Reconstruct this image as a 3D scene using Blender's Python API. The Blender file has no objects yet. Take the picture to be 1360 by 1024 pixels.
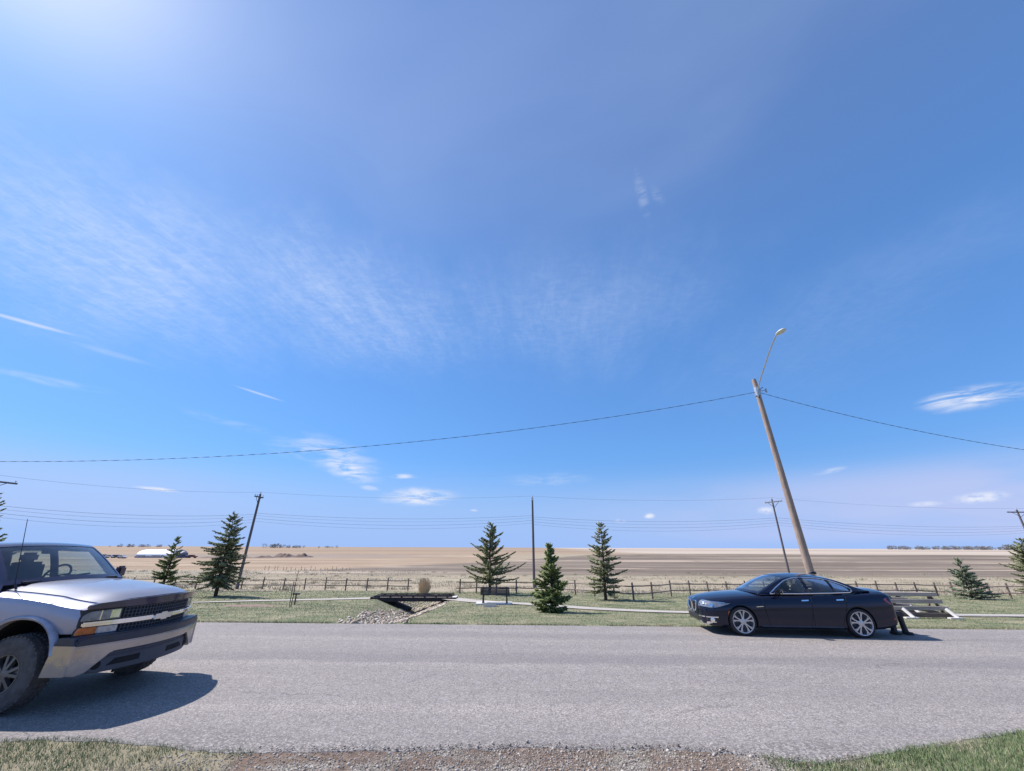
import bpy, bmesh, math, random
import numpy as np
from mathutils import Vector, Matrix, noise as mnoise
from mathutils.bvhtree import BVHTree
from mathutils.geometry import tessellate_polygon
PI = math.pi; R_ = math.radians
SC = bpy.context.scene
COL = SC.collection
rnd = random.Random(7)

# ------------------------------------------------------------------ camera
CH = 2.0; FPX = 530.0; PITCH = math.atan(217 / 530.0); ROLL = R_(0.21)
fw = Vector((0, math.cos(PITCH), math.sin(PITCH))); up0 = Vector((0, -math.sin(PITCH), math.cos(PITCH))); rt0 = Vector((1, 0, 0))
# a slight clockwise dip of the right-hand horizon
rt = rt0 * math.cos(ROLL) + up0 * math.sin(ROLL); up = -rt0 * math.sin(ROLL) + up0 * math.cos(ROLL)
cam = bpy.data.objects.new('camera', bpy.data.cameras.new('camera')); COL.objects.link(cam)
M = Matrix.Identity(4)
for i in range(3):
    M[i][0] = rt[i]; M[i][1] = up[i]; M[i][2] = -fw[i]
M[2][3] = CH
cam.matrix_world = M
cam.data.sensor_width = 36; cam.data.lens = FPX / 1360 * 36; cam.data.clip_start = 0.05; cam.data.clip_end = 40000
SC.camera = cam

# ------------------------------------------------------------------ sun, exposure
SUN_EL = R_(49); SUN_AZ = R_(-70)          # azimuth measured from straight ahead, negative = left
sd = Vector((math.sin(SUN_AZ) * math.cos(SUN_EL), math.cos(SUN_AZ) * math.cos(SUN_EL), math.sin(SUN_EL)))
sun = bpy.data.objects.new('sun', bpy.data.lights.new('sun', 'SUN')); COL.objects.link(sun)
sun.data.energy = 4.2; sun.data.angle = R_(0.53); sun.data.color = (1.0, 0.955, 0.90)
sun.rotation_euler = (-sd).to_track_quat('-Z', 'Y').to_euler(); sun.location = (-30, 10, 40)
SC.view_settings.view_transform = 'Standard'; SC.view_settings.look = 'None'
SC.view_settings.exposure = 0.62; SC.view_settings.gamma = 1.0

# ------------------------------------------------------------------ node helper
class NT:
    def __init__(s, tree): s.t = tree; s.n = tree.nodes; s.l = tree.links
    def new(s, typ, **kw):
        n = s.n.new(typ)
        for k, v in kw.items(): setattr(n, k, v)
        return n
    def put(s, sock, v):
        if v is None: return
        if isinstance(v, bpy.types.NodeSocket): s.l.new(v, sock)
        else:
            if sock.type == 'RGBA' and len(v) == 3: v = (*v, 1)
            sock.default_value = v
    def m(s, op, a, b=None, c=None, clamp=False):
        n = s.new('ShaderNodeMath', operation=op); n.use_clamp = clamp
        s.put(n.inputs[0], a); s.put(n.inputs[1], b)
        if c is not None: s.put(n.inputs[2], c)
        return n.outputs[0]
    def mix(s, f, a, b, mode='MIX'):
        n = s.new('ShaderNodeMix', data_type='RGBA', blend_type=mode)
        s.put(n.inputs[0], f); s.put(n.inputs[6], a); s.put(n.inputs[7], b)
        return n.outputs[2]
    def noise(s, vec, scale, detail=3, rough=0.55, dist=0.0, out=0):
        n = s.new('ShaderNodeTexNoise'); s.put(n.inputs['Vector'], vec)
        n.inputs['Scale'].default_value = scale; n.inputs['Detail'].default_value = detail
        n.inputs['Roughness'].default_value = rough; n.inputs['Distortion'].default_value = dist
        return n.outputs[out]
    def voro(s, vec, scale, out='Color'):
        n = s.new('ShaderNodeTexVoronoi'); s.put(n.inputs['Vector'], vec); n.inputs['Scale'].default_value = scale
        return n.outputs[out]
    def ss(s, v, a, b, lo=0.0, hi=1.0):
        n = s.new('ShaderNodeMapRange', interpolation_type='SMOOTHSTEP')
        s.put(n.inputs[0], v); s.put(n.inputs[1], a); s.put(n.inputs[2], b); s.put(n.inputs[3], lo); s.put(n.inputs[4], hi)
        return n.outputs[0]
    def mapping(s, vec, loc=(0, 0, 0), rot=(0, 0, 0), sc=(1, 1, 1)):
        n = s.new('ShaderNodeMapping'); s.put(n.inputs[0], vec)
        n.inputs[1].default_value = loc; n.inputs[2].default_value = rot; n.inputs[3].default_value = sc
        return n.outputs[0]
    def comb(s, x, y, z=0.0):
        n = s.new('ShaderNodeCombineXYZ'); s.put(n.inputs[0], x); s.put(n.inputs[1], y); s.put(n.inputs[2], z)
        return n.outputs[0]
    def sep(s, v):
        n = s.new('ShaderNodeSeparateXYZ'); s.put(n.inputs[0], v); return n.outputs
    def ramp(s, f, stops):
        n = s.new('ShaderNodeValToRGB'); s.put(n.inputs[0], f); cr = n.color_ramp
        while len(cr.elements) < len(stops): cr.elements.new(0.5)
        for e, (p, c) in zip(cr.elements, stops): e.position = p; e.color = (*c, 1)
        return n.outputs[0]
    def bump(s, h, strength=0.3, dist=0.02):
        n = s.new('ShaderNodeBump'); s.put(n.inputs['Height'], h)
        n.inputs['Strength'].default_value = strength; n.inputs['Distance'].default_value = dist
        return n.outputs[0]

# ------------------------------------------------------------------ sky
def pix_ae(px, py):
    u, v = px - 680.0, 512.0 - py
    d = fw * FPX + rt * u + up * v
    return math.atan2(d.x, d.y), math.atan2(d.z, math.hypot(d.x, d.y))
W = bpy.data.worlds.new('World'); SC.world = W; W.use_nodes = True
n = NT(W.node_tree)
for x in list(n.n): n.n.remove(x)
sky = n.new('ShaderNodeTexSky', sky_type='NISHITA'); sky.sun_disc = False
sky.sun_elevation = SUN_EL; sky.sun_rotation = SUN_AZ
sky.altitude = 700; sky.air_density = 1.15; sky.dust_density = 0.9; sky.ozone_density = 3.0
tc = n.new('ShaderNodeTexCoord').outputs['Generated']
x_, y_, z_ = n.sep(tc)
az = n.m('ARCTAN2', x_, y_)
hor = n.m('SQRT', n.m('ADD', n.m('MULTIPLY', x_, x_), n.m('MULTIPLY', y_, y_)))
el = n.m('ARCTAN2', z_, hor)
zc = n.m('MAXIMUM', z_, 0.03)
pv = n.comb(n.m('DIVIDE', x_, zc), n.m('DIVIDE', y_, zc), 0.0)       # the flat cloud deck seen from below
ae = n.comb(az, el, 0.0)
# broad cirrus veil, streaked along one direction
ang = 0.10
pr = n.mapping(pv, rot=(0, 0, ang))
warp = n.noise(pv, 0.9, 3, 0.5, out=1)
prw = n.mix(0.16, pr, warp, 'ADD')
streak = n.noise(n.mapping(prw, sc=(8.0, 1.6, 1)), 1.6, 8, 0.74, 0.35)
fine = n.noise(n.mapping(prw, rot=(0, 0, -0.5), sc=(7.0, 11.0, 1)), 2.6, 5, 0.66, 0.5)
patch = n.noise(n.mapping(pv, loc=(3.1, 1.7, 0)), 1.0, 4, 0.55, 0.4)
def ell(cx, cy, rx, ry, rot=0.0, soft=0.0, src=None, nz=None, k=0.6):
    """soft ellipse in the azimuth/elevation plane, centre given by pixel of the photograph's sky"""
    a0, e0 = pix_ae(cx, cy)
    v = n.mapping(src or ae, loc=(-a0, -e0, 0))
    v = n.mapping(v, rot=(0, 0, -rot)); v = n.mapping(v, sc=(1 / rx, 1 / ry, 1))
    if nz is not None: v = n.mix(k, v, nz, 'ADD')
    ln = n.new('ShaderNodeVectorMath', operation='LENGTH'); n.put(ln.inputs[0], v)
    return n.ss(ln.outputs['Value'], 1.0, soft, 0.0, 1.0)
nzc = n.new('ShaderNodeVectorMath', operation='SUBTRACT')
n.put(nzc.inputs[0], n.noise(ae, 9.0, 4, 0.6, out=1)); nzc.inputs[1].default_value = (0.5, 0.5, 0.5)
nzc = nzc.outputs[0]
b1 = ell(150, 335, 0.46, 0.21, 0.0, 0.0, nz=nzc, k=0.7)
b2 = ell(450, 395, 0.52, 0.19, -0.12, 0.0, nz=nzc, k=0.7)
b3 = ell(740, 415, 0.62, 0.21, 0.0, 0.0, nz=nzc, k=0.7)
b4 = ell(1080, 440, 0.5, 0.16, 0.2, 0.0, nz=nzc, k=0.9)
band = n.m('MAXIMUM', b1, n.m('MAXIMUM', n.m('MULTIPLY', b2, 0.80), n.m('MAXIMUM', n.m('MULTIPLY', b3, 0.38), n.m('MULTIPLY', b4, 0.14))))
st = n.m('ADD', n.m('MULTIPLY', n.ss(streak, 0.36, 0.68), 0.6), n.m('MULTIPLY', n.ss(fine, 0.38, 0.66), 0.40))
cir = n.m('MULTIPLY', band, n.m('ADD', n.m('MULTIPLY', st, 0.42), 0.20))
veil = n.m('MULTIPLY', n.ss(patch, 0.40, 0.8), n.ss(el, 0.30, 0.75, 0.0, 0.14))
cir = n.m('ADD', cir, veil)
# small clouds and trails
cl = None
wisp = n.noise(n.mapping(ae, rot=(0, 0, 0.15), sc=(1, 5, 1)), 14, 5, 0.62, 0.6)
wm = n.ss(wisp, 0.34, 0.64)
puf = n.ss(n.noise(n.mapping(ae, sc=(1, 1.8, 1)), 60, 4, 0.55), 0.30, 0.60)
def add(v):
    global cl
    cl = v if cl is None else n.m('MAXIMUM', cl, v)
for (cx, cy, rx, ry, ro, amp, kind) in [(440, 604, .15, .045, -.20, .45, 'w'), (462, 622, .095, .030, -.25, .80, 'w'), (540, 633, .045, .008, .05, .6, 'w'), (556, 660, .115, .026, .02, .80, 'w'),
        (492, 648, .03, .008, -.1, .4, 'w'), (1282, 530, .075, .024, .02, .78, 'w'), (1335, 522, .06, .018, .0, .40, 'w'),
        (862, 685, .017, .0085, 0, .75, 'p'), (823, 692, .016, .0065, 0, .55, 'p'), (1018, 678, .022, .010, 0, .6, 'p'), (1300, 661, .042, .011, .05, .72, 'p'), (1230, 669, .03, .006, 0, .45, 'p'), (1102, 625, .036, .007, .12, .45, 'w'),
        (630, 678, .014, .004, 0, .4, 'p'), (210, 650, .045, .0045, -.04, .75, 'w'), (300, 560, .11, .012, -.12, .12, 'w'), (60, 505, .10, .010, .03, .20, 'w'), (725, 637, .14, .020, 0, .16, 'w'),
        (853, 260, .022, .07, .1, .14, 'w'), (875, 262, .02, .035, .5, .10, 'w')]:
    e = ell(cx, cy, rx, ry, ro, 0.15, nz=nzc, k=0.8 if kind == 'w' else 0.45)
    add(n.m('MULTIPLY', n.m('MULTIPLY', e, wm if kind == 'w' else puf), amp))
for (cx, cy, rx, ry, ro, amp) in [(35, 428, .075, .0042, .02, .42), (150, 470, .07, .007, -.04, .12), (345, 523, .062, .0034, -.146, .32)]:
    add(n.m('MULTIPLY', ell(cx, cy, rx, ry, ro, 0.2, nz=nzc, k=0.12), amp))
# low milky layer towards the right and a pale horizon
low = n.m('MULTIPLY', n.m('MULTIPLY', n.ss(el, 0.002, 0.03), n.ss(el, 0.165, 0.10)), n.m('MULTIPLY', n.ss(az, 0.0, 0.9), n.ss(n.noise(n.mapping(ae, sc=(1, 4.5, 1)), 3.0, 4, 0.5), 0.20, 0.55)))
lowl = n.m('MULTIPLY', n.m('MULTIPLY', n.ss(el, 0.02, 0.06), n.ss(el, 0.17, 0.10)), n.m('MULTIPLY', n.ss(az, -0.35, -0.8), 0.26))
low = n.m('ADD', n.m('MULTIPLY', low, 0.72), lowl)
dt = n.new('ShaderNodeVectorMath', operation='DOT_PRODUCT'); n.put(dt.inputs[0], tc); dt.inputs[1].default_value = sd[:]
glow = n.m('POWER', n.m('MAXIMUM', dt.outputs['Value'], 0.0), 110.0)
horz = n.ss(el, 0.20, 0.0, 0.0, 0.92)
hsv = n.new('ShaderNodeHueSaturation'); n.put(hsv.inputs['Color'], sky.outputs[0]); hsv.inputs['Saturation'].default_value = 1.05; hsv.inputs['Hue'].default_value = 0.50
base = n.mix(1.0, hsv.outputs[0], (0.80, 0.95, 1.24), 'MULTIPLY')
# the phone's tone curve lifts the deep sky and holds back the glow: same compression for the whole dome
gm = n.new('ShaderNodeGamma'); n.put(gm.inputs[0], n.mix(1.0, base, (0.12, 0.12, 0.12), 'MULTIPLY')); gm.inputs[1].default_value = 0.56
base = n.mix(1.0, gm.outputs[0], (0.560 / .12, 0.705 / .12, 0.935 / .12), 'MULTIPLY')
base = n.mix(n.m('MULTIPLY', n.ss(el, 0.03, 0.22), n.ss(el, 0.95, 0.45)), base, n.mix(1.0, base, (0.72, 0.97, 1.07), 'MULTIPLY'))
cc = n.mix(n.m('MULTIPLY', cir, 1.0, clamp=True), base, (5.5, 6.5, 8.7))
cc = n.mix(n.m('MULTIPLY', glow, 0.7, clamp=True), cc, (7.6, 8.1, 8.6))
cc = n.mix(horz, cc, (2.95, 4.5, 8.1))
cc = n.mix(low, cc, (4.5, 5.0, 7.5))
cc = n.mix(n.m('MULTIPLY', cl, 1.35, clamp=True), cc, (6.6, 7.0, 8.2))
bg = n.new('ShaderNodeBackground'); n.put(bg.inputs[0], cc); bg.inputs[1].default_value = 0.078
wo = n.new('ShaderNodeOutputWorld'); n.l.new(bg.outputs[0], wo.inputs[0])
W.cycles.sampling_method = 'MANUAL'; W.cycles.sample_map_resolution = 1024

# ------------------------------------------------------------------ materials
def mat(name, col=(.5, .5, .5), rough=.6, metal=0., spec=.5, coat=0., var=.12, vs=6., bump=0., bs=30., build=None, objco=True, sheen=0.):
    m = bpy.data.materials.new(name); m.use_nodes = True
    t = NT(m.node_tree); p = m.node_tree.nodes['Principled BSDF']
    co = t.new('ShaderNodeTexCoord').outputs['Object']
    p.inputs['Roughness'].default_value = rough; p.inputs['Metallic'].default_value = metal
    p.inputs['Specular IOR Level'].default_value = spec; p.inputs['Coat Weight'].default_value = coat
    p.inputs['Coat Roughness'].default_value = 0.04
    if build: build(t, p, co)
    else:
        f = t.noise(co, vs, 4, .6)
        lo = tuple(c * (1 - var) for c in col); hi = tuple(min(1, c * (1 + var)) for c in col)
        t.put(p.inputs['Base Color'], t.ramp(f, [(.3, lo), (.7, hi)]))
        t.put(p.inputs['Roughness'], t.ss(f, .2, .8, max(0.02, rough * .88), min(1, rough * 1.12)))
        if bump: t.put(p.inputs['Normal'], t.bump(t.noise(co, bs, 3), bump, .01))
    return m
def glass_mat(name, tint=(.6, .68, .66), refl=1.0, rough=0.0):
    m = bpy.data.materials.new(name); m.use_nodes = True
    t = NT(m.node_tree)
    for x in list(t.n): t.n.remove(x)
    tr = t.new('ShaderNodeBsdfTransparent'); t.put(tr.inputs[0], tint)
    gl = t.new('ShaderNodeBsdfGlossy'); gl.inputs['Roughness'].default_value = rough + .015; t.put(gl.inputs[0], (.9, .95, 1.0))
    fr = t.new('ShaderNodeFresnel'); fr.inputs[0].default_value = 1.5
    co = t.new('ShaderNodeTexCoord').outputs['Object']
    f = t.m('MULTIPLY', fr.outputs[0], refl, clamp=True)
    # thin film of dust
    di = t.new('ShaderNodeBsdfDiffuse'); t.put(di.inputs[0], (.5, .5, .5))
    mx = t.new('ShaderNodeMixShader'); t.put(mx.inputs[0], f); t.l.new(tr.outputs[0], mx.inputs[1]); t.l.new(gl.outputs[0], mx.inputs[2])
    mx2 = t.new('ShaderNodeMixShader'); t.put(mx2.inputs[0], t.ss(t.noise(co, 3, 3), .3, .8, .01, .06)); t.l.new(mx.outputs[0], mx2.inputs[1]); t.l.new(di.outputs[0], mx2.inputs[2])
    o = t.new('ShaderNodeOutputMaterial'); t.l.new(mx2.outputs[0], o.inputs[0])
    return m

def b_asphalt(t, p, co):
    geo = t.new('ShaderNodeNewGeometry').outputs['Position']
    c1 = t.voro(geo, 75.0); g = t.sep(c1)[0]
    c2 = t.voro(geo, 28.0); g2 = t.sep(c2)[1]
    big = t.noise(geo, .55, 4, .6); med = t.noise(geo, 5.0, 4, .65)
    # traffic-worn lanes run along the road
    x, y, z = t.sep(geo)
    lane = t.noise(t.comb(t.m('MULTIPLY', x, .05), t.m('ADD', t.m('MULTIPLY', y, .9), t.m('MULTIPLY', x, .027)), 0.0), 1.6, 4, .6)
    base = t.ramp(g, [(0, (.15, .130, .118)), (.45, (.285, .252, .228)), (.8, (.375, .333, .302)), (1, (.56, .50, .455))])
    base = t.mix(t.m('MULTIPLY', t.ss(g2, .86, 1.0), .55), base, (.42, .39, .39))
    base = t.mix(t.ss(med, .3, .75, 0.0, .15), base, (.15, .135, .14))
    base = t.mix(t.ss(lane, .35, .72, .28, 0.0), base, (.14, .128, .135))
    base = t.mix(t.ss(big, .35, .75, .14, 0.0), base, (.16, .145, .15))
    # darker oiled band near the middle, softly edged
    yy = t.m('ADD', y, t.m('MULTIPLY', x, .027))
    wob = t.m('MULTIPLY', t.m('SUBTRACT', t.noise(t.mapping(geo, sc=(.35, 1, 1)), 1.2, 4), .5), .8)
    yw = t.m('ADD', yy, wob)
    band = t.m('MULTIPLY', t.ss(yw, 8.65, 8.85), t.ss(yw, 9.9, 9.1))
    base = t.mix(t.m('MULTIPLY', band, .34), base, (.13, .12, .128))
    # loose dark crumbs and dust by the near edge
    edge = t.ss(t.m('ADD', yy, t.m('MULTIPLY', wob, 1.2)), 5.9, 5.5)
    base = t.mix(t.m('MULTIPLY', edge, t.ss(t.noise(geo, 30, 3, .7), .45, .6)), base, (.15, .135, .13))
    # hairline cracks and a few sealed patches
    wv = t.mix(.35, geo, t.noise(geo, 1.3, 5, .7, out=1), 'ADD')
    vn = t.new('ShaderNodeTexVoronoi', feature='DISTANCE_TO_EDGE'); t.put(vn.inputs['Vector'], t.mapping(wv, sc=(.22, .5, 1))); vn.inputs['Scale'].default_value = 1.0
    crk = t.m('MULTIPLY', t.ss(vn.outputs[0], .010, .002), t.ss(t.noise(geo, .5, 3), .50, .62))
    base = t.mix(t.m('MULTIPLY', crk, .35), base, (.07, .065, .065))
    tr1 = t.m('MULTIPLY', t.ss(t.m('ABSOLUTE', t.m('SUBTRACT', yw, 7.3)), .55, .1), .10); tr2 = t.m('MULTIPLY', t.ss(t.m('ABSOLUTE', t.m('SUBTRACT', yw, 11.3)), .55, .1), .14)
    base = t.mix(t.m('MAXIMUM', tr1, tr2), base, (.12, .11, .108))
    spot = t.m('MULTIPLY', t.ss(t.noise(geo, 2.6, 3, .5), .70, .76), .35)
    base = t.mix(spot, base, (.10, .092, .09))
    t.put(p.inputs['Base Color'], base)
    p.inputs['Roughness'].default_value = .85; p.inputs['Specular IOR Level'].default_value = .25
    t.put(p.inputs['Normal'], t.bump(t.m('ADD', g, t.m('MULTIPLY', med, .5)), .30, .004))

def b_ground(t, p, co):
    geo = t.new('ShaderNodeNewGeometry').outputs['Position']
    x, y, z = t.sep(geo)
    dist = y
    # --- lawn
    l1 = t.noise(geo, .7, 5, .65); l2 = t.noise(geo, 6, 4, .7); l3 = t.noise(geo, 40, 3, .7)
    lawn = t.ramp(l1, [(.32, (.105, .145, .072)), (.46, (.175, .190, .100)), (.56, (.265, .245, .150)), (.68, (.37, .32, .22))])
    lawn = t.mix(t.ss(l2, .35, .7, 0, .6), lawn, (.33, .30, .22))
    lawn = t.mix(t.ss(l3, .4, .7, 0, .5), lawn, (.10, .12, .07))
    # --- dry prairie grass beyond the fence
    st1 = t.noise(t.mapping(geo, sc=(.06, .5, 1)), 1.0, 5, .65); st2 = t.noise(t.mapping(geo, sc=(.25, 2.2, 1)), 1.0, 4, .7); st3 = t.noise(geo, 3.5, 4, .75)
    st0 = t.noise(t.mapping(geo, rot=(0, 0, -.03), sc=(.02, .35, 1)), 1.0, 8, .8)
    dry = t.ramp(t.m('ADD', t.m('MULTIPLY', st1, .4), t.m('MULTIPLY', st0, .6)), [(.38, (.21, .172, .115)), (.5, (.385, .315, .22)), (.62, (.55, .465, .345))])
    dry = t.mix(t.ss(st2, .4, .7, 0, .55), dry, (.33, .27, .20))
    dry = t.mix(t.ss(st3, .42, .66, 0, .6), dry, (.22, .185, .14))
    dry = t.mix(t.ss(t.noise(t.mapping(geo, sc=(.3, 1, 1)), .9, 5, .75), .5, .68, 0, .55), dry, (.25, .235, .165))
    dry = t.mix(t.ss(t.noise(t.mapping(geo, sc=(.03, .12, 1)), 1.0, 3), .5, .65, 0, .4), dry, (.31, .29, .19))
    # --- straw stubble
    sb = t.noise(t.mapping(geo, sc=(.02, .12, 1)), 1.0, 5, .6)
    straw = t.ramp(t.m('ADD', t.m('MULTIPLY', sb, .4), t.m('MULTIPLY', t.noise(t.mapping(geo, sc=(.004, .06, 1)), 1.0, 8, .8), .6)), [(.40, (.22, .155, .110)), (.5, (.335, .245, .170)), (.60, (.45, .35, .255))])
    # --- tilled soil, furrows as long stripes
    f1 = t.noise(t.mapping(geo, sc=(.004, .05, 1)), 1.0, 5, .65); f2 = t.noise(t.mapping(geo, sc=(.012, .30, 1)), 1.0, 4, .7)
    f3 = t.noise(t.mapping(geo, rot=(0, 0, .02), sc=(.0015, .045, 1)), 1.0, 9, .82)
    soil = t.ramp(t.m('ADD', t.m('MULTIPLY', f1, .45), t.m('MULTIPLY', f3, .55)), [(.41, (.110, .084, .064)), (.47, (.165, .130, .100)), (.52, (.255, .205, .155)), (.585, (.44, .36, .27))])
    soil = t.mix(t.ss(f2, .42, .62, 0, .55), soil, (.15, .118, .10))
    pale = t.ramp(t.noise(t.mapping(geo, sc=(.002, .02, 1)), 1.0, 3), [(.3, (.42, .34, .27)), (.7, (.50, .415, .335))])
    tan = t.ramp(t.noise(t.mapping(geo, sc=(.002, .01, 1)), 1.0, 4), [(.3, (.28, .20, .14)), (.7, (.37, .275, .19))])
    wob = t.m('MULTIPLY', t.m('SUBTRACT', t.noise(geo, .12, 4, .6), .5), 7.0)
    c_dummy = None
    wob3 = t.m('MULTIPLY', t.m('SUBTRACT', t.noise(t.mapping(geo, sc=(.25, 1, 1)), .05, 6, .7), .5), 40.0)
    wob2 = t.m('MULTIPLY', t.m('SUBTRACT', t.noise(geo, .01, 4, .6), .5), 60.0)
    fe = t.m('ADD', t.m('ADD', y, wob), 0.0)
    # base: beyond fence = dry grass
    c = t.mix(t.ss(fe, 41.5, 46.0), lawn, dry)
    # grey-green scrub strip
    c = t.mix(t.m('MULTIPLY', t.m('MULTIPLY', t.ss(fe, 84, 92), t.ss(fe, 112, 104)), t.ss(x, 10, -20, 0, .6)), c, (.27, .24, .19))
    # stubble on the left
    c = t.mix(t.m('MULTIPLY', t.ss(y, 106, 112), t.ss(x, 30, -30)), c, straw)
    # tilled ground in the middle and on the right
    edge = t.m('ADD', t.m('ADD', x, 50.0), t.m('MULTIPLY', t.m('SUBTRACT', 115.0, y), .5))
    edge = t.m('ADD', edge, t.m('MULTIPLY', wob, 1.5))
    c = t.mix(t.m('MULTIPLY', t.ss(t.m('ADD', fe, t.m('MULTIPLY', wob3, .35)), 80, 98), t.m('MULTIPLY', t.ss(edge, -5, 8), t.ss(t.m('ADD', y, wob3), 420, 400))), c, soil)
    # light stripes through the tilled ground
    yd = t.m('ADD', y, t.m('MULTIPLY', x, .05))
    for (a, w, amt) in ((128, 4, .7), (100, 2.0, .4), (205, 16, .75), (168, 4, .3), (290, 16, .4)):
        b = t.m('MULTIPLY', t.ss(yd, a, a + w * .4), t.ss(yd, a + w * 1.4, a + w))
        b = t.m('MULTIPLY', b, t.ss(t.noise(t.mapping(geo, sc=(.02, .02, 1)), 1.0, 4, .7), .38, .58))
        c = t.mix(t.m('MULTIPLY', t.m('MULTIPLY', b, amt), t.ss(edge, -3, 5)), c, (.50, .385, .30))
    # farm yard strip, then tan slopes, then pale field to the right
    c = t.mix(t.m('MULTIPLY', t.m('MULTIPLY', t.ss(y, 235, 250), t.ss(y, 345, 315)), t.ss(x, -20, -110, 0, .75)), c, (.27, .22, .18))
    c = t.mix(t.m('MULTIPLY', t.ss(y, 395, 425), t.ss(x, 60, 150)), c, pale)
    c = t.mix(t.m('MULTIPLY', t.ss(y, 340, 380), t.ss(x, 150, 60)), c, tan)
    c = t.mix(t.m('MULTIPLY', t.m('MULTIPLY', t.ss(t.m('ADD', y, wob2), 640, 680), t.ss(t.m('ADD', y, wob2), 820, 780)), .5), c, (.30, .23, .19))
    # near shoulder: gravel and bare dirt between two patches of grass
    gcol = t.ramp(t.sep(t.voro(geo, 90))[0], [(0, (.12, .10, .09)), (.4, (.235, .205, .175)), (.8, (.36, .32, .28)), (1, (.52, .47, .42))])
    dirt = t.ramp(t.noise(geo, 12, 5, .7), [(.3, (.10, .068, .050)), (.55, (.21, .150, .115)), (.75, (.30, .235, .19))])
    dm = t.ss(t.noise(t.mapping(geo, sc=(.8, 1.8, 1)), 1.6, 4, .65), .38, .52)
    near = t.mix(dm, gcol, dirt)
    near = t.mix(t.ss(t.m('ADD', x, t.m('MULTIPLY', t.m('SUBTRACT', t.noise(geo, 2, 4), .5), 1.2)), -2.6, -3.1), near, t.mix(l3, (.20, .17, .11), (.36, .31, .22)))
    near = t.mix(t.ss(t.m('ADD', x, t.m('MULTIPLY', t.m('SUBTRACT', t.noise(geo, 2, 4), .5), 1.2)), 2.9, 3.5), near, t.mix(l3, (.14, .15, .08), (.30, .27, .18)))
    c = t.mix(t.ss(y, 9.0, 8.5), c, near)
    # mulched bed round the sapling
    bx = t.m('SUBTRACT', x, -13.55); by = t.m('SUBTRACT', y, 23.6)
    r2 = t.m('ADD', t.m('POWER', t.m('DIVIDE', bx, 1.35), 2.0), t.m('POWER', t.m('DIVIDE', by, 1.3), 2.0))
    c = t.mix(t.ss(t.m('ADD', r2, t.m('MULTIPLY', t.m('SUBTRACT', l2, .5), 1.2)), 1.1, .7), c, (.26, .185, .15))
    t.put(p.inputs['Base Color'], c)
    p.inputs['Roughness'].default_value = .95; p.inputs['Specular IOR Level'].default_value = .1
    t.put(p.inputs['Normal'], t.bump(t.m('ADD', l3, t.m('MULTIPLY', l2, 1.5)), .5, .03))

def b_leafy(cols, scale=.8):
    def f(t, p, co):
        rp = t.new('ShaderNodeNewGeometry').outputs['Random Per Island']
        f1 = t.noise(co, scale, 4, .6)
        v = t.m('ADD', t.m('MULTIPLY', rp, .6), t.m('MULTIPLY', f1, .5))
        k = len(cols) - 1
        t.put(p.inputs['Base Color'], t.ramp(v, [(.15 + .7 * i / k, c) for i, c in enumerate(cols)]))
        p.inputs['Roughness'].default_value = .75; p.inputs['Specular IOR Level'].default_value = .2
    return f
def b_wood(cols, sx=(1, 1, .08), sc=30):
    def f(t, p, co):
        g = t.noise(t.mapping(co, sc=sx), sc, 5, .7, .3); b = t.noise(co, 2.0, 3)
        c = t.ramp(g, [(.3, cols[0]), (.55, cols[1]), (.8, cols[2])])
        c = t.mix(t.ss(b, .4, .75, 0, .35), c, cols[0])
        t.put(p.inputs['Base Color'], c); p.inputs['Roughness'].default_value = .85
        p.inputs['Specular IOR Level'].default_value = .2
        t.put(p.inputs['Normal'], t.bump(g, .4, .01))
    return f
def b_dusty(col, dust, z0, z1, metal=.5, rough=.3, coat=.6, amt=.7):
    """car paint with road dust clinging to its lower flanks"""
    def f(t, p, co):
        x, y, z = t.sep(co)
        nz = t.noise(co, 9, 5, .65)
        d = t.m('MULTIPLY', t.ss(t.m('ADD', z, t.m('MULTIPLY', t.m('SUBTRACT', nz, .5), .35)), z1, z0), amt)
        d = t.m('ADD', d, t.ss(t.noise(co, 3, 4, .6), .45, .85, 0, .10), clamp=True)
        fl = t.sep(t.voro(co, 900))[0]
        c0 = t.mix(t.m('MULTIPLY', fl, .12), col, tuple(min(1, c * 1.8 + .02) for c in col))
        t.put(p.inputs['Base Color'], t.mix(d, c0, dust))
        t.put(p.inputs['Metallic'], t.m('MULTIPLY', t.m('SUBTRACT', 1.0, d), metal))
        t.put(p.inputs['Roughness'], t.m('ADD', rough, t.m('MULTIPLY', d, .5)))
        t.put(p.inputs['Coat Weight'], t.m('MULTIPLY', t.m('SUBTRACT', 1.0, d), coat)); p.inputs['Specular IOR Level'].default_value = .3
    return f
MT = {}
MT['asphalt'] = mat('asphalt', build=b_asphalt)
MT['ground'] = mat('ground', build=b_ground)
MT['concrete'] = mat('concrete', (.44, .40, .37), .9, var=.16, vs=3, bump=.2)
MT['pathc'] = mat('path_surface', (.41, .365, .32), .9, var=.13, vs=1.2, bump=.2)
MT['slab'] = mat('slab_concrete', (.60, .58, .56), .85, var=.08, vs=6)
MT['spruce'] = mat('spruce_needles', build=b_leafy([(.07, .088, .045), (.135, .158, .080), (.225, .245, .125), (.34, .32, .20)], 1.2))
MT['spruce_dark'] = mat('spruce_needles_dark', build=b_leafy([(.042, .068, .028), (.090, .128, .046), (.165, .205, .075), (.27, .28, .12)], 1.2))
MT['spruce_blue'] = mat('spruce_needles_blue', build=b_leafy([(.060, .084, .058), (.12, .155, .105), (.20, .235, .16), (.30, .32, .21)], 1.2))
MT['bark'] = mat('bark', build=b_wood([(.035, .025, .022), (.08, .06, .05), (.14, .11, .09)], (1, 1, .3), 20))
MT['polewood'] = mat('weathered_pole_wood', build=b_wood([(.20, .145, .12), (.36, .275, .23), (.52, .42, .36)], (1, 1, .05), 24))
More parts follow.
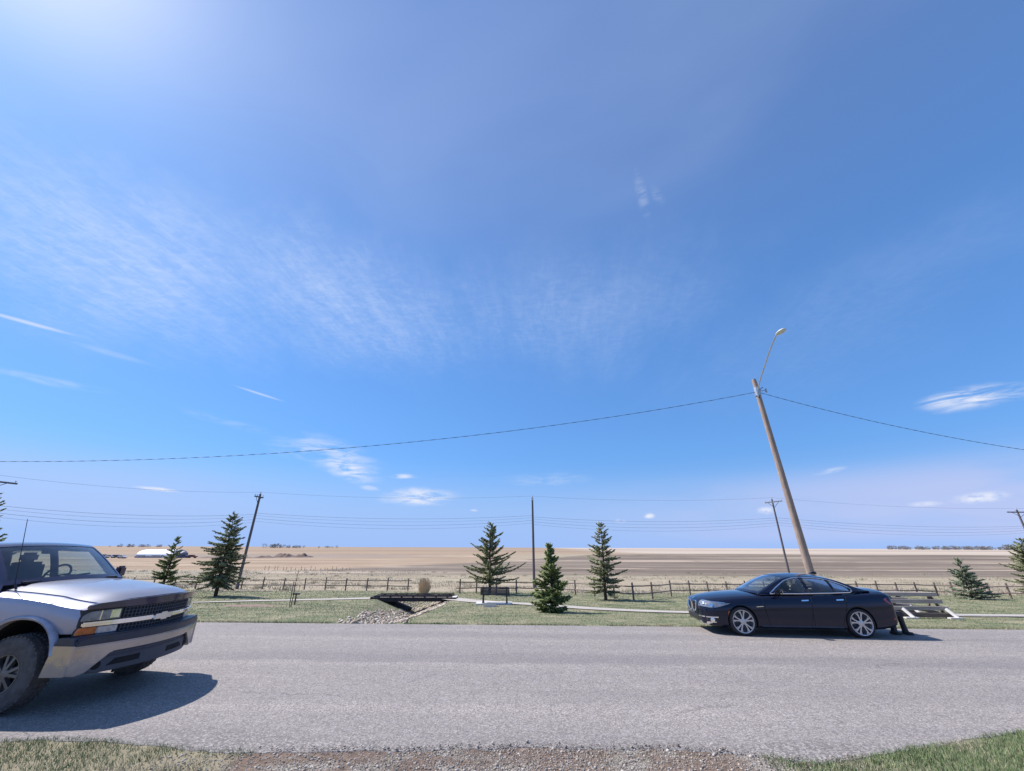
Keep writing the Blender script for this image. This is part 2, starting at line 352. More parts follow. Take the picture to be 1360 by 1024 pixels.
MT['polegrey'] = mat('grey_pole_wood', build=b_wood([(.08, .075, .085), (.15, .135, .145), (.24, .215, .22)], (1, 1, .05), 24))
MT['plank'] = mat('weathered_plank', build=b_wood([(.26, .21, .18), (.42, .36, .31), (.58, .51, .45)], (.06, 1, 1), 24))
MT['plank_dark'] = mat('dark_plank', build=b_wood([(.11, .08, .065), (.20, .15, .125), (.31, .245, .205)], (.06, 1, 1), 24))
MT['timber_dark'] = mat('dark_timber', build=b_wood([(.018, .016, .022), (.045, .04, .048), (.10, .09, .095)], (.06, 1, 1), 18))
MT['fence'] = mat('fence_steel', (.19, .145, .125), .7, .2, var=.25, vs=8)
MT['bench'] = mat('bench_metal', (.030, .033, .050), .45, .3, var=.2)
MT['white'] = mat('white_paint', (.62, .59, .57), .6, var=.06)
MT['steel'] = mat('galvanised_steel', (.50, .51, .53), .38, .85, var=.15, vs=12)
MT['steelw'] = mat('pale_lamp_housing', (.62, .62, .60), .5, .3, var=.1)
MT['lens'] = mat('lamp_lens', (.55, .55, .50), .2, .0, var=.1)
MT['ins'] = mat('porcelain', (.55, .55, .58), .25, var=.1)
MT['wire'] = mat('wire', (.06, .06, .075), .6, .3)
MT['wirep'] = mat('pale_wire', (.16, .17, .21), .6, .3)
MT['rock'] = mat('river_rock', build=b_leafy([(.12, .09, .07), (.30, .23, .175), (.46, .375, .29), (.64, .56, .46)], 3.0))
MT['pebble'] = mat('pebbles', build=b_leafy([(.10, .08, .068), (.20, .165, .14), (.31, .27, .235), (.50, .45, .40)], 8.0))
MT['grassg'] = mat('grass_blades_green', build=b_leafy([(.065, .12, .040), (.11, .175, .065), (.18, .24, .105), (.36, .36, .22)], 2.5))
MT['grassd'] = mat('grass_blades_dry', build=b_leafy([(.14, .17, .085), (.27, .26, .16), (.40, .36, .25), (.56, .50, .37)], 2.5))
def b_lawn(t, p, co):
    rp = t.new('ShaderNodeNewGeometry').outputs['Random Per Island']
    l1 = t.noise(co, .7, 5, .65); v = t.m('ADD', l1, t.m('MULTIPLY', t.m('SUBTRACT', rp, .5), .22))
    t.put(p.inputs['Base Color'], t.ramp(v, [(.32, (.085, .13, .060)), (.46, (.165, .190, .095)), (.56, (.28, .26, .15)), (.70, (.45, .39, .26))]))
    p.inputs['Roughness'].default_value = .8; p.inputs['Specular IOR Level'].default_value = .15
MT['grassl'] = mat('lawn_blades', build=b_lawn)
MT['grassp'] = mat('prairie_blades', build=b_leafy([(.19, .16, .125), (.30, .255, .20), (.40, .345, .285), (.52, .455, .39)], .3))
MT['straw'] = mat('reed_straw', build=b_leafy([(.46, .32, .19), (.60, .44, .28), (.70, .55, .38)], 2))
MT['tyre'] = mat('tyre_rubber', (.040, .038, .042), .85, var=.3, vs=14, spec=.2, bump=.4, bs=60)
MT['tyredust'] = mat('dusty_tyre_rubber', (.105, .098, .10), .9, var=.28, vs=14, spec=.15, bump=.4, bs=50)
MT['rim'] = mat('bright_alloy', (.50, .51, .55), .25, .75, var=.06)
MT['rimdark'] = mat('dull_alloy', (.15, .15, .16), .42, .6, var=.25)
MT['black'] = mat('black_plastic', (.022, .022, .026), .55, var=.25)
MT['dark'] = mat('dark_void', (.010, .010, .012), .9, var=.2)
MT['cap'] = mat('bumper_cap_plastic', (.030, .036, .055), .42, var=.25, vs=9)
MT['chrome'] = mat('chrome', (.86, .86, .88), .10, 1.0, var=.05, vs=8)
MT['chromedust'] = mat('dusty_chrome', build=b_dusty((.36, .35, .37), (.22, .19, .165), .42, .62, 1.0, .18, 0.0, .45))
MT['truck'] = mat('silver_truck_paint', build=b_dusty((.33, .33, .41), (.24, .22, .24), .70, 1.02, .25, .28, .8, .35))
MT['hoodpaint'] = mat('silver_hood_paint', build=b_dusty((.20, .20, .24), (.23, .215, .215), .2, .4, .15, .42, .8, .3))
MT['truckdark'] = mat('dark_roof_paint', (.050, .040, .070), .22, .3, coat=.8)
MT['flare'] = mat('grey_flare', (.40, .39, .44), .30, .3, var=.2)
MT['valance'] = mat('grey_valance', (.055, .062, .085), .55, var=.2)
MT['sedan'] = mat('navy_sedan_paint', build=b_dusty((.006, .009, .027), (.02, .023, .034), .15, .40, .35, .14, .5, .12))
MT['glass'] = glass_mat('window_glass', (.72, .80, .78), .75)
MT['wsglass'] = glass_mat('windscreen_glass', (.66, .76, .76), 1.7)
MT['lampglass'] = mat('headlamp_glass', (.20, .215, .25), .14, .2, coat=.7, var=.35, vs=16)
MT['clearlens'] = mat('clear_lens', (.40, .41, .46), .16, .4, coat=.9, var=.35, vs=22)
MT['amber'] = mat('amber_lens', (.62, .13, .015), .18, 0, coat=.9, var=.3, vs=18)
MT['red'] = mat('red_lens', (.36, .012, .012), .15, 0, coat=.9, var=.3, vs=14)
MT['gold'] = mat('badge_gold', (.78, .70, .62), .3, .6, var=.08)
MT['badgeblue'] = mat('badge_blue', (.03, .12, .45), .3, var=.1)
MT['seat'] = mat('grey_cloth', (.11, .105, .12), .9, var=.15)
MT['dash'] = mat('dash_plastic', (.060, .065, .075), .7, var=.15)
MT['shed'] = mat('white_cladding', (.72, .73, .78), .6, .1, var=.06, vs=.2)
MT['shedgrey'] = mat('grey_cladding', (.30, .30, .34), .7, var=.15, vs=.4)
MT['redpaint'] = mat('red_oxide', (.22, .07, .05), .7, var=.2)
MT['carwhite'] = mat('white_car_paint', (.60, .60, .62), .4, .1)
MT['carblue'] = mat('blue_car_paint', (.06, .08, .15), .35, .3)
MT['earth'] = mat('dark_earth', (.14, .095, .08), .95, var=.3, vs=.6)
MT['woods'] = mat('bare_woods', build=b_leafy([(.13, .12, .125), (.20, .185, .185), (.28, .26, .25)], .05))

# ------------------------------------------------------------------ mesh builder
class MB:
    def __init__(s): s.v = []; s.f = []; s.mi = []; s.m = 0
    def add(s, vs, fs, mi=None):
        o = len(s.v); s.v += [tuple(v) for v in vs]; s.f += [tuple(i + o for i in f) for f in fs]; s.mi += [s.m if mi is None else mi] * len(fs); return s
    def box(s, c, d, rot=None):
        hx, hy, hz = d[0] / 2, d[1] / 2, d[2] / 2
        vs = [Vector((x, y, z)) for z in (-hz, hz) for y in (-hy, hy) for x in (-hx, hx)]
        if rot is not None: vs = [rot @ v for v in vs]
        vs = [v + Vector(c) for v in vs]
        return s.add(vs, [(0, 2, 3, 1), (4, 5, 7, 6), (0, 1, 5, 4), (2, 6, 7, 3), (0, 4, 6, 2), (1, 3, 7, 5)])
    def bbox(s, c, d, b=.01, rot=None):
        """box with chamfered vertical/horizontal edges"""
        bm = bmesh.new(); bmesh.ops.create_cube(bm, size=1)
        for v in bm.verts: v.co = Vector((v.co.x * d[0], v.co.y * d[1], v.co.z * d[2]))
        bmesh.ops.bevel(bm, geom=bm.edges[:], offset=min(b, min(d) * .45), segments=2, affect='EDGES')
        vs = [(rot @ v.co if rot is not None else v.co) + Vector(c) for v in bm.verts]
        fs = [[v.index for v in f.verts] for f in bm.faces]; bm.free()
        return s.add(vs, fs)
    def tube(s, pts, r, n=8, cap=True):
        pts = [Vector(p) for p in pts]; rs = r if isinstance(r, (list, tuple)) else [r] * len(pts)
        vs = []; fs = []; ref = None
        for i, p in enumerate(pts):
            d = (pts[min(i + 1, len(pts) - 1)] - pts[max(i - 1, 0)]).normalized()
            if ref is None:
                ref = d.orthogonal().normalized()
            a = (ref - d * ref.dot(d)).normalized(); b = d.cross(a); ref = a
            for k in range(n):
                t = 2 * PI * k / n; vs.append(p + (a * math.cos(t) + b * math.sin(t)) * rs[i])
        for i in range(len(pts) - 1):
            for k in range(n):
                k2 = (k + 1) % n; fs.append((i * n + k, i * n + k2, (i + 1) * n + k2, (i + 1) * n + k))
        if cap: fs.append(tuple(range(n - 1, -1, -1))); fs.append(tuple(range((len(pts) - 1) * n, len(pts) * n)))
        return s.add(vs, fs)
    def beam(s, a, b, w, h, upv=(0, 0, 1)):
        a = Vector(a); b = Vector(b); d = (b - a).normalized(); u = Vector(upv); r = d.cross(u)
        if r.length < 1e-4: r = Vector((1, 0, 0))
        r.normalize(); u = r.cross(d)
        vs = [p + r * (x * w / 2) + u * (y * h / 2) for p in (a, b) for x, y in ((-1, -1), (1, -1), (1, 1), (-1, 1))]
        return s.add(vs, [(0, 1, 2, 3), (7, 6, 5, 4), (0, 4, 5, 1), (1, 5, 6, 2), (2, 6, 7, 3), (3, 7, 4, 0)])
    def prism(s, poly, axis, a, b):
        """polygon in the two other axes extruded along axis from a to b"""
        n_ = len(poly)
        def P(p, t):
            if axis == 'x': return (t, p[0], p[1])
            if axis == 'y': return (p[0], t, p[1])
            return (p[0], p[1], t)
        vs = [P(p, a) for p in poly] + [P(p, b) for p in poly]
        fs = [tuple(range(n_ - 1, -1, -1)), tuple(range(n_, 2 * n_))] + [(i, (i + 1) % n_, n_ + (i + 1) % n_, n_ + i) for i in range(n_)]
        return s.add(vs, fs)
    def lathe(s, prof, axis='y', c=(0, 0, 0), n=32):
        """prof = [(radius, along)]"""
        vs = []; fs = []
        for r, h in prof:
            for k in range(n):
                t = 2 * PI * k / n; a, b = r * math.cos(t), r * math.sin(t)
                q = (a, h, b) if axis == 'y' else ((a, b, h) if axis == 'z' else (h, a, b))
                vs.append((q[0] + c[0], q[1] + c[1], q[2] + c[2]))
        for i in range(len(prof) - 1):
            for k in range(n):
                k2 = (k + 1) % n; fs.append((i * n + k, i * n + k2, (i + 1) * n + k2, (i + 1) * n + k))
        return s.add(vs, fs)
    def build(s, name, mats, parent=None, smooth=None, fix=True, warp=None, cuts=None, bevel=0, subsurf=0):
        me = bpy.data.meshes.new(name)
        bm = bmesh.new(); bv = [bm.verts.new(v) for v in s.v]
        for f, mi in zip(s.f, s.mi):
            try: q = bm.faces.new([bv[i] for i in f]); q.material_index = mi
            except ValueError: pass
        if cuts:
            for ax, sp in cuts:
                lo = min(v.co[ax] for v in bm.verts); hi = max(v.co[ax] for v in bm.verts)
                k = math.ceil(lo / sp)
                while k * sp < hi:
                    no = [0, 0, 0]; no[ax] = 1; co = [0, 0, 0]; co[ax] = k * sp
                    bmesh.ops.bisect_plane(bm, geom=bm.verts[:] + bm.edges[:] + bm.faces[:], plane_co=co, plane_no=no, dist=1e-5); k += 1
        if bevel: bmesh.ops.bevel(bm, geom=[e for e in bm.edges if len(e.link_faces) == 2 and e.calc_face_angle(0) > .6], offset=bevel, segments=2, affect='EDGES')
        if warp:
            for v in bm.verts: v.co = warp(v.co)
        if fix: bmesh.ops.recalc_face_normals(bm, faces=bm.faces[:])
        if smooth is not None:
            for f in bm.faces: f.smooth = True
            for e in bm.edges:
                if len(e.link_faces) == 2 and e.calc_face_angle(0) > smooth: e.smooth = False
        bm.to_mesh(me); bm.free()
        for m in (mats if isinstance(mats, (list, tuple)) else [mats]): me.materials.append(m)
        return link(name, me, parent)
def link(name, me, parent=None):
    o = bpy.data.objects.new(name, me); COL.objects.link(o)
    if parent is not None: o.parent = parent
    return o
def tag(o, label=None, cat=None, group=None, kind=None):
    if label: o['label'] = label
    if cat: o['category'] = cat
    if group: o['group'] = group
    if kind: o['kind'] = kind
    return o
def thing(name, loc, rz=0., scale=1., label=None, cat=None, group=None):
    o = bpy.data.objects.new(name, None); COL.objects.link(o); o.location = loc; o.rotation_euler = (0, 0, rz); o.scale = (scale,) * 3
    o.empty_display_size = .3
    return tag(o, label, cat, group)
def copy_tree(o, parent=None):
    c = o.copy(); COL.objects.link(c)
    if parent is not None: c.parent = parent
    for ch in list(o.children): copy_tree(ch, c)
    return c
def tris(name, V, F, m, parent=None):
    V = np.asarray(V, np.float32); F = np.asarray(F, np.int32); k = F.shape[1]
    me = bpy.data.meshes.new(name); me.vertices.add(len(V)); me.vertices.foreach_set('co', V.ravel())
    me.loops.add(F.size); me.loops.foreach_set('vertex_index', F.ravel())
    me.polygons.add(len(F)); me.polygons.foreach_set('loop_start', np.arange(0, F.size, k, dtype=np.int32)); me.polygons.foreach_set('loop_total', np.full(len(F), k, np.int32))
    me.update(calc_edges=True); me.materials.append(m)
    return link(name, me, parent)

# ------------------------------------------------------------------ terrain
KX = [-500, 13.2, 14, 28, 48, 60, 110, 200, 400, 600, 1200, 2500, 6000, 20000]
KY = [0, 0, -.03, -1.2, -2.1, -2.5, -3.2, -3.4, -1.8, 0, 5, 9, 18, 60]
def vz0(X, Y):
    X = np.asarray(X, float); Y = np.asarray(Y, float)
    t = Y + np.clip(.03 * X, -1.2, 1.2); r = 0
    for k in (-.06, -.03, 0, .03, .06): r = r + np.interp(np.where(t > 13.5, t * (1 + k), t), KX, KY)
    return r / 5
BRX, BRY = -7.1, 33.3                      # centre of the footbridge
DX0, DY0 = -4.15, 13.4                     # the ditch mouth by the road
def ditch(X, Y):
    """depth of the rock channel"""
    t = np.clip((Y - DY0) / (BRY - DY0), -.05, 1.25)
    cx = DX0 + (BRX - DX0) * t
    w = 1.05 + (2.75 - 1.05) * np.clip(t, 0, 1.1)
    d = .22 + .78 * np.clip(t, 0, 1.0) ** .8
    q = np.abs(X - cx) / w
    prof = np.clip(1 - q, 0, 1)
    end = np.clip((Y - 13.15) / .8, 0, 1) * np.clip((40 - Y) / 3.0, 0, 1)
    return d * prof * end, q
def in_rocks(X, Y):
    t = np.clip((Y - DY0) / (BRY - DY0), -.05, 1.25); cx = DX0 + (BRX - DX0) * t; w = 1.05 + (2.75 - 1.05) * np.clip(t, 0, 1.1)
    s = (X - cx) / w + .07 * np.sin(X * 5 + Y * 2) + .04 * np.sin(X * 13 - Y * 7)
    return (s > -np.interp(t, [-.1, .45, .70, .90, 1.0, 1.3], [.85, .80, .62, .36, .5, .9])) & (s < .93) & (Y > 13.2) & (Y < 40)
def vz(X, Y):
    d, q = ditch(np.asarray(X, float), np.asarray(Y, float))
    far = np.clip((np.asarray(Y) - 60) / 60, 0, 1)
    X = np.asarray(X, float); Y = np.asarray(Y, float)
    und = .05 * np.sin(X * .35 + 1) * np.sin(Y * .3) * np.clip((Y - 15) / 5, 0, 1)
    roll = far * (.12 * np.sin(X * .03 + Y * .02) + .35 * np.sin(X * .006 + 2) * np.clip((Y - 200) / 300, 0, 1))
    return vz0(X, Y) - d + und + roll
def gz(x, y): return float(vz(x, y))
def ray(px, py):
    u, v = px - 680.0, 512.0 - py
    d = fw * FPX + rt * u + up * v
    return d / d.y
def gp(px, py):
    d = ray(px, py); Y = 4.; a = 4.; b = None
    while Y < 8000:
        if CH + d.z * Y < gz(d.x * Y, Y): b = Y; break
        a = Y; Y *= 1.015
    if b is None: b = a
    for _ in range(30):
        m = (a + b) / 2
        if CH + d.z * m < gz(d.x * m, m): b = m
        else: a = m
    return Vector((d.x * b, b, gz(d.x * b, b)))
def atY(px, py, Y):
    d = ray(px, py); return Vector((d.x * Y, Y, CH + d.z * Y))

def axis_pts(segs):
    out = []
    for a, b, st in segs: out += list(np.arange(a, b, st))
    out.append(segs[-1][1]); return np.array(out)
gx = axis_pts([(-9000, -3000, 1000), (-3000, -1000, 200), (-1000, -200, 40), (-200, -60, 8), (-60, -16, 2), (-16, 4, .2), (4, 60, 2), (60, 200, 8), (200, 1000, 40), (1000, 3000, 200), (3000, 9000.1, 1000)])
gy = axis_pts([(-300, -20, 20), (-20, 12, 2), (12, 42, .2), (42, 60, 1), (60, 120, 3), (120, 400, 10), (400, 1500, 50), (1500, 6000, 300), (6000, 12000.1, 2000)])
GX, GY = np.meshgrid(gx, gy); GZ = vz(GX, GY)
GZ = GZ - np.where((GY > 6.5) & (GY < 12.7), .05, 0)
nx, ny = len(gx), len(gy)
V = np.stack([GX.ravel(), GY.ravel(), GZ.ravel()], 1)
I = (np.arange(ny - 1)[:, None] * nx + np.arange(nx - 1)[None, :]).ravel()
ground = tris('ground', V, np.stack([I, I + 1, I + nx + 1, I + nx], 1), MT['ground'])
ground.data.polygons.foreach_set('use_smooth', np.ones(len(ground.data.polygons), bool))
tag(ground, kind='structure')

# road sheet: far edge straight, near edge crumbling
def far_edge(x): return 12.92 - .03 * x
def near_edge(x):
    b = np.interp(x, [-200, -6, -4.6, -3, -1, 0, 2, 3.2, 4.2, 6.3, 8, 12, 200], [5.6, 5.62, 5.62, 5.35, 5.42, 5.5, 5.45, 5.16, 5.45, 6.02, 6.1, 6.0, 6.0])
    return b + .05 * mnoise.noise((x * 2.2, 0, 0)) + .035 * mnoise.noise((x * 9, 3, 0)) + .015 * mnoise.noise((x * 30, 3, 0))
rx = list(np.arange(-160, -14, 4.)) + list(np.arange(-14, 15, .05)) + list(np.arange(15, 160, 4.))
mb = MB(); vs = []; fs = []
for i, x in enumerate(rx):
    fe = far_edge(x) + .03 * mnoise.noise((x * 1.5, 9, 0)) + .015 * mnoise.noise((x * 8, 9, 0)); ne = near_edge(x)
    vs += [(x, ne - .03, -.03), (x, ne, .006), (x, ne + .3, .012), (x, 9.2, .055), (x, fe - .3, .03), (x, fe, .02), (x, fe + .02, -.04)]
for i in range(len(rx) - 1):
    for k in range(6): fs.append((i * 7 + k, (i + 1) * 7 + k, (i + 1) * 7 + k + 1, i * 7 + k + 1))
mb.add(vs, fs); tag(mb.build('road', MT['asphalt'], smooth=.6), kind='structure')

# footpath draped over the lawn
def strip(name, cpts, w, m, lift=.03, skip=None):
    pts = []
    for i in range(len(cpts) - 1):
        a, b = Vector(cpts[i]), Vector(cpts[i + 1]); k = max(1, int((b - a).length / .5))
        pts += [a.lerp(b, j / k) for j in range(k)]
    pts.append(Vector(cpts[-1]))
    for _ in range(6): pts = [pts[0]] + [(pts[i - 1] + pts[i] * 2 + pts[i + 1]) / 4 for i in range(1, len(pts) - 1)] + [pts[-1]]
    vs = []; fs = []
    for i, p in enumerate(pts):
        d = (pts[min(i + 1, len(pts) - 1)] - pts[max(0, i - 1)]).normalized(); nrm = Vector((-d.y, d.x))
        for j in range(5):
            q = p.xy + nrm * (w * (j / 4 - .5)) if hasattr(p, 'xy') else p + nrm * (w * (j / 4 - .5))
            wob = .04 * mnoise.noise((q.x, q.y, 0))
            vs.append((q.x + wob, q.y + wob, float(vz0(q.x, q.y)) + lift + .05 * math.sin(q.x * .35 + 1) * math.sin(q.y * .3) * min(1, max(0, (q.y - 15) / 5))))
    for i in range(len(pts) - 1):
        for j in range(4): fs.append((i * 5 + j, i * 5 + j + 1, (i + 1) * 5 + j + 1, (i + 1) * 5 + j))
    return MB().add(vs, fs).build(name, m, smooth=.8)
def px2(*L): return [tuple(gp(a, b)[:2]) for a, b in L]
Lp = px2((-120, 808), (0, 806), (150, 803.5), (260, 800.5), (350, 798), (440, 796)) + [(BRX - 2.4, BRY + .1)]
Rp = [(BRX + 2.5, BRY)] + px2((640, 799.5), (700, 802.5), (760, 807), (830, 811), (900, 813.5), (980, 815.5), (1100, 817), (1250, 817.5), (1360, 818.5), (1600, 821))
tag(strip('path', Lp, 1.7, MT['pathc']), kind='structure')
tag(strip('path', Rp, 1.8, MT['pathc']), kind='structure')
# ------------------------------------------------------------------ rock bed of the ditch
def rock_mesh(k, r):
    bm = bmesh.new(); bmesh.ops.create_icosphere(bm, subdivisions=1, radius=1)
    vs = np.array([v.co[:] for v in bm.verts]); fs = np.array([[v.index for v in f.verts] for f in bm.faces]); bm.free()
    rg = np.random.RandomState(k)
    vs = vs * (1 + .25 * rg.randn(len(vs), 1) * .6) * np.array([r, r * rg.uniform(.7, 1), r * rg.uniform(.45, .7)])
    return vs, fs
bases = [rock_mesh(k, 1.0) for k in range(6)]
def scatter_rocks(name, pts, sizes, m, seed):
    rg = np.random.RandomState(seed); VV = []; FF = []; o = 0
    for p, r in zip(pts, sizes):
        v, f = bases[rg.randint(6)]; a = rg.uniform(0, 2 * PI); c, s_ = math.cos(a), math.sin(a)
        q = v * r; q = np.stack([q[:, 0] * c - q[:, 1] * s_, q[:, 0] * s_ + q[:, 1] * c, q[:, 2]], 1) + np.array(p)
        VV.append(q); FF.append(f + o); o += len(v)
    return tris(name, np.concatenate(VV), np.concatenate(FF), m)
rg = np.random.RandomState(3); P = []; S = []
N = 17000; X = rg.uniform(-13, 0, N); Y = rg.uniform(13.25, 39.5, N); d, q = ditch(X, Y); z = vz(X, Y)
ok = in_rocks(X, Y)
for i in range(N):
    if ok[i]: P.append((X[i], Y[i], z[i] + .01)); S.append(rg.gamma(4, .009) + .024)
tag(scatter_rocks('river_rocks', P, S, MT['rock'], 4), kind='stuff')
# pebbles and crumbs on the near shoulder
N = 22000; X = rg.normal(0.4, 2.2, N); Y = rg.uniform(4.75, 5.75, N); P = []; S = []
for i in range(N):
    if -3.6 < X[i] < 3.6 and Y[i] < near_edge(X[i]) + abs(rg.normal(0, .06)):
        P.append((X[i], Y[i], (.02 if Y[i] > near_edge(X[i]) else gz(X[i], Y[i])) + .002)); S.append(rg.gamma(1.6, .0026) + .0022)
tag(scatter_rocks('shoulder_gravel', P, S, MT['pebble'], 5), kind='stuff')

# ------------------------------------------------------------------ grass
def blades(name, X, Y, Z, H, Wd, m, lean=.5, seed=1):
    rg = np.random.RandomState(seed); n_ = len(X); a = rg.uniform(0, 2 * PI, n_); la = rg.uniform(0, 2 * PI, n_); ll = rg.uniform(0, lean, n_) * H
    dx, dy = np.cos(a) * Wd / 2, np.sin(a) * Wd / 2
    V = np.stack([np.stack([X - dx, Y - dy, Z - .005], 1), np.stack([X + dx, Y + dy, Z - .005], 1),
                  np.stack([X + np.cos(la) * ll, Y + np.sin(la) * ll, Z + H], 1)], 1).reshape(-1, 3)
    return tag(tris(name, V, np.arange(n_ * 3).reshape(-1, 3), m), kind='stuff')
def near_patch(N, x0, x1, f, seed):
    rg = np.random.RandomState(seed); X = rg.uniform(x0, x1, N); Y = rg.uniform(4.55, 6.6, N)
    ne = np.array([near_edge(x) for x in X]); k = f(X, Y, ne, rg); return X[k], Y[k]
def nzv(X, Y, s): return np.array([mnoise.noise((x * s, y * s, 1.3)) for x, y in zip(X, Y)])
X, Y = near_patch(70000, -9, -2.2, lambda X, Y, ne, rg: (Y < ne + .05 + .06 * nzv(X, Y, 3)) & (X < -2.75 + .5 * nzv(X, Y, 1.5)) & (nzv(X, Y, 2.4) + rg.uniform(-.5, .6, len(X)) > -.25), 11)
k = nzv(X, Y, 1.1) > -.12
blades('verge_grass', X[~k], Y[~k], vz(X[~k], Y[~k]), rg.uniform(.012, .05, (~k).sum()), rg.uniform(.004, .008, (~k).sum()), MT['grassd'], 1.3, 21)
blades('verge_grass', X[k], Y[k], vz(X[k], Y[k]), rg.uniform(.012, .05, k.sum()), rg.uniform(.004, .008, k.sum()), MT['grassg'], 1.2, 22)
X, Y = near_patch(90000, 2.2, 9, lambda X, Y, ne, rg: (Y < ne + .03 + .06 * nzv(X, Y, 3)) & (X > 2.75 + .5 * nzv(X, Y, 1.5)) & (nzv(X, Y, 2.0) + rg.uniform(-.4, .9, len(X)) > -.35), 12)
k = (nzv(X, Y, 1.3) + (X - 3.6) * .30 + rg.uniform(-.15, .15, len(X))) > .02
blades('verge_grass', X[~k], Y[~k], vz(X[~k], Y[~k]), rg.uniform(.012, .05, (~k).sum()), rg.uniform(.004, .008, (~k).sum()), MT['grassd'], 1.2, 23)
blades('verge_grass', X[k], Y[k], vz(X[k], Y[k]), rg.uniform(.015, .058, k.sum()), rg.uniform(.004, .009, k.sum()), MT['grassg'], 1.0, 24)
X, Y = near_patch(16000, -2.9, 2.9, lambda X, Y, ne, rg: (Y < ne - .02) & (nzv(X, Y, 1.7) + rg.uniform(-.3, .3, len(X)) > .12), 13)
blades('verge_grass', X, Y, vz(X, Y), rg.uniform(.01, .04, len(X)), rg.uniform(.003, .006, len(X)), MT['grassd'], 1.5, 25)
# lawn between road and fence: denser and finer near, coarser far
def on_path(X, Y):
    hit = np.zeros(len(X), bool)
    for L in (Lp, Rp):
        for i in range(len(L) - 1):
            a = np.array(L[i]); b = np.array(L[i + 1]); d = b - a; t = np.clip(((X - a[0]) * d[0] + (Y - a[1]) * d[1]) / (d @ d), 0, 1)
            hit |= np.hypot(X - a[0] - t * d[0], Y - a[1] - t * d[1]) < .95
    return hit
N = 150000; t_ = rg.uniform(0, 1, N) ** 1.5; Y = 12.85 + 31 * t_; X = rg.uniform(-1.45, 1.45, N) * Y
_, q = ditch(X, Y); k = (Y > 12.93 - .03 * X) & ~in_rocks(X, Y) & ~on_path(X, Y) & (((X + 13.55) / 1.2) ** 2 + ((Y - 23.6) / 1.15) ** 2 > 1)
X, Y = X[k], Y[k]
blades('lawn_grass', X, Y, vz(X, Y), rg.uniform(.012, .038, len(X)) * (1 + (Y - 13) * .02), (.010 + (Y - 13) * .0016), MT['grassl'], 1.2, 26)
N = 60000; Y = 42 + 70 * rg.uniform(0, 1, N) ** 1.6; X = rg.uniform(-1.4, 1.4, N) * Y; pz = nzv(X, Y, .12) + rg.uniform(-.3, .3, N); k = (pz > -.05) & ((Y < 84) | (X < -20)); X, Y = X[k], Y[k]
blades('prairie_grass', X, Y, vz(X, Y), rg.uniform(.08, .24, len(X)), .02 + Y * .0007, MT['grassp'], .9, 27)
rgw = np.random.RandomState(77); Yc = 45 + 60 * rgw.uniform(0, 1, 260) ** 1.5; Xc = rgw.uniform(-1.3, 1.3, 260) * Yc
X = (Xc[:, None] + rgw.normal(0, .35, (260, 45))).ravel(); Y = (Yc[:, None] + rgw.normal(0, .3, (260, 45))).ravel()
blades('prairie_weeds', X, Y, vz(X, Y), rgw.uniform(.12, .5, len(X)), rgw.uniform(.03, .06, len(X)), MT['grassd'], .9, 29)
# fringe of grass leaning over the far road edge
X = rg.uniform(-22, 26, 16000); Y = 12.90 - .03 * X + rg.uniform(0, .22, len(X)); _, q = ditch(X, Y); k = ((q > 1) | (Y < 13.0)); X, Y = X[k], Y[k]
k = nzv(X, Y, .8) > -.3; X, Y = X[k], Y[k]
blades('lawn_grass', X, Y, vz(X, Y), rg.uniform(.03, .075, len(X)), rg.uniform(.010, .016, len(X)), MT['grassl'], 1.0, 28)

# clump of tall dry reed near the footbridge
c = gp(563, 788); rg2 = np.random.RandomState(8); N = 620
a = rg2.uniform(0, 2 * PI, N); rr = rg2.uniform(0, .34, N); X = c.x + rr * np.cos(a); Y = c.y + rr * np.sin(a)
ln = np.abs(rg2.normal(0, .42, N)); H = rg2.uniform(.45, 1.30, N) * np.clip(1.08 - ln * 1.1, .2, 1); dx = np.cos(a) * ln * H * 1.15; dy = np.sin(a) * ln * H
Vv = np.stack([np.stack([X - .008, Y, np.full(N, c.z)], 1), np.stack([X + .008, Y, np.full(N, c.z)], 1), np.stack([X + dx + .02, Y + dy, c.z + H], 1), np.stack([X + dx - .02, Y + dy, c.z + H], 1)], 1).reshape(-1, 3)
tag(tris('reed_clump', Vv, np.arange(N * 4).reshape(-1, 4), MT['straw']), 'fluffy clump of tall straw coloured dry reeds beyond the footbridge', 'dry grass clump')

# ------------------------------------------------------------------ footbridge
zb = float(vz0(BRX, BRY)) + .10
fb = thing('footbridge', (BRX, BRY, zb), R_(1.5), 1, 'low dark timber footbridge crossing the rocky ditch on the path', 'footbridge')
mb = MB(); L = 5.9; wd = 1.75
for k in range(38): mb.bbox((-L / 2 + .08 + k * (L - .16) / 37, 0, -.02), (.142, wd - .1, .045), .006)
mb.build('deck', MT['plank'], fb)
for sy in (-1, 1):
    MB().bbox((-.02 * sy, sy * wd / 2, -.06), (L + (.25 if sy < 0 else -.2), .16, .26), .015).build('edge_beam', MT['timber_dark'], fb)
    MB().bbox((0, sy * (wd / 2 - .05), .137), (L - .3, .13, .08), .012).build('kerb_rail', MT['timber_dark'], fb)
    for k in range(7): MB().box((-L / 2 + .5 + k * (L - 1) / 6, sy * (wd / 2 - .05), .084), (.12, .12, .026)).build('rail_block', MT['plank_dark'], fb)
MB().bbox((L / 2 - .05, 0, .005), (.3, wd, .03), .005).build('end_plate', MT['white'], fb)
for sx in (-1, 1):                     # dark sloping planks under each end, standing in for the deck's shade
    mb = MB()
    for k in range(8):
        t = k / 7
        mb.bbox((sx * (2.85 - 2.25 * t), 0, (-.14 if sx < 0 else -.22) - (.76 if sx < 0 else .78) * t), (.42, wd + .3, .40 if sx < 0 else .22), .012, Matrix.Rotation(sx * -.36, 3, 'Y'))
    mb.build('deck_shade_planks', MT['timber_dark'], fb)

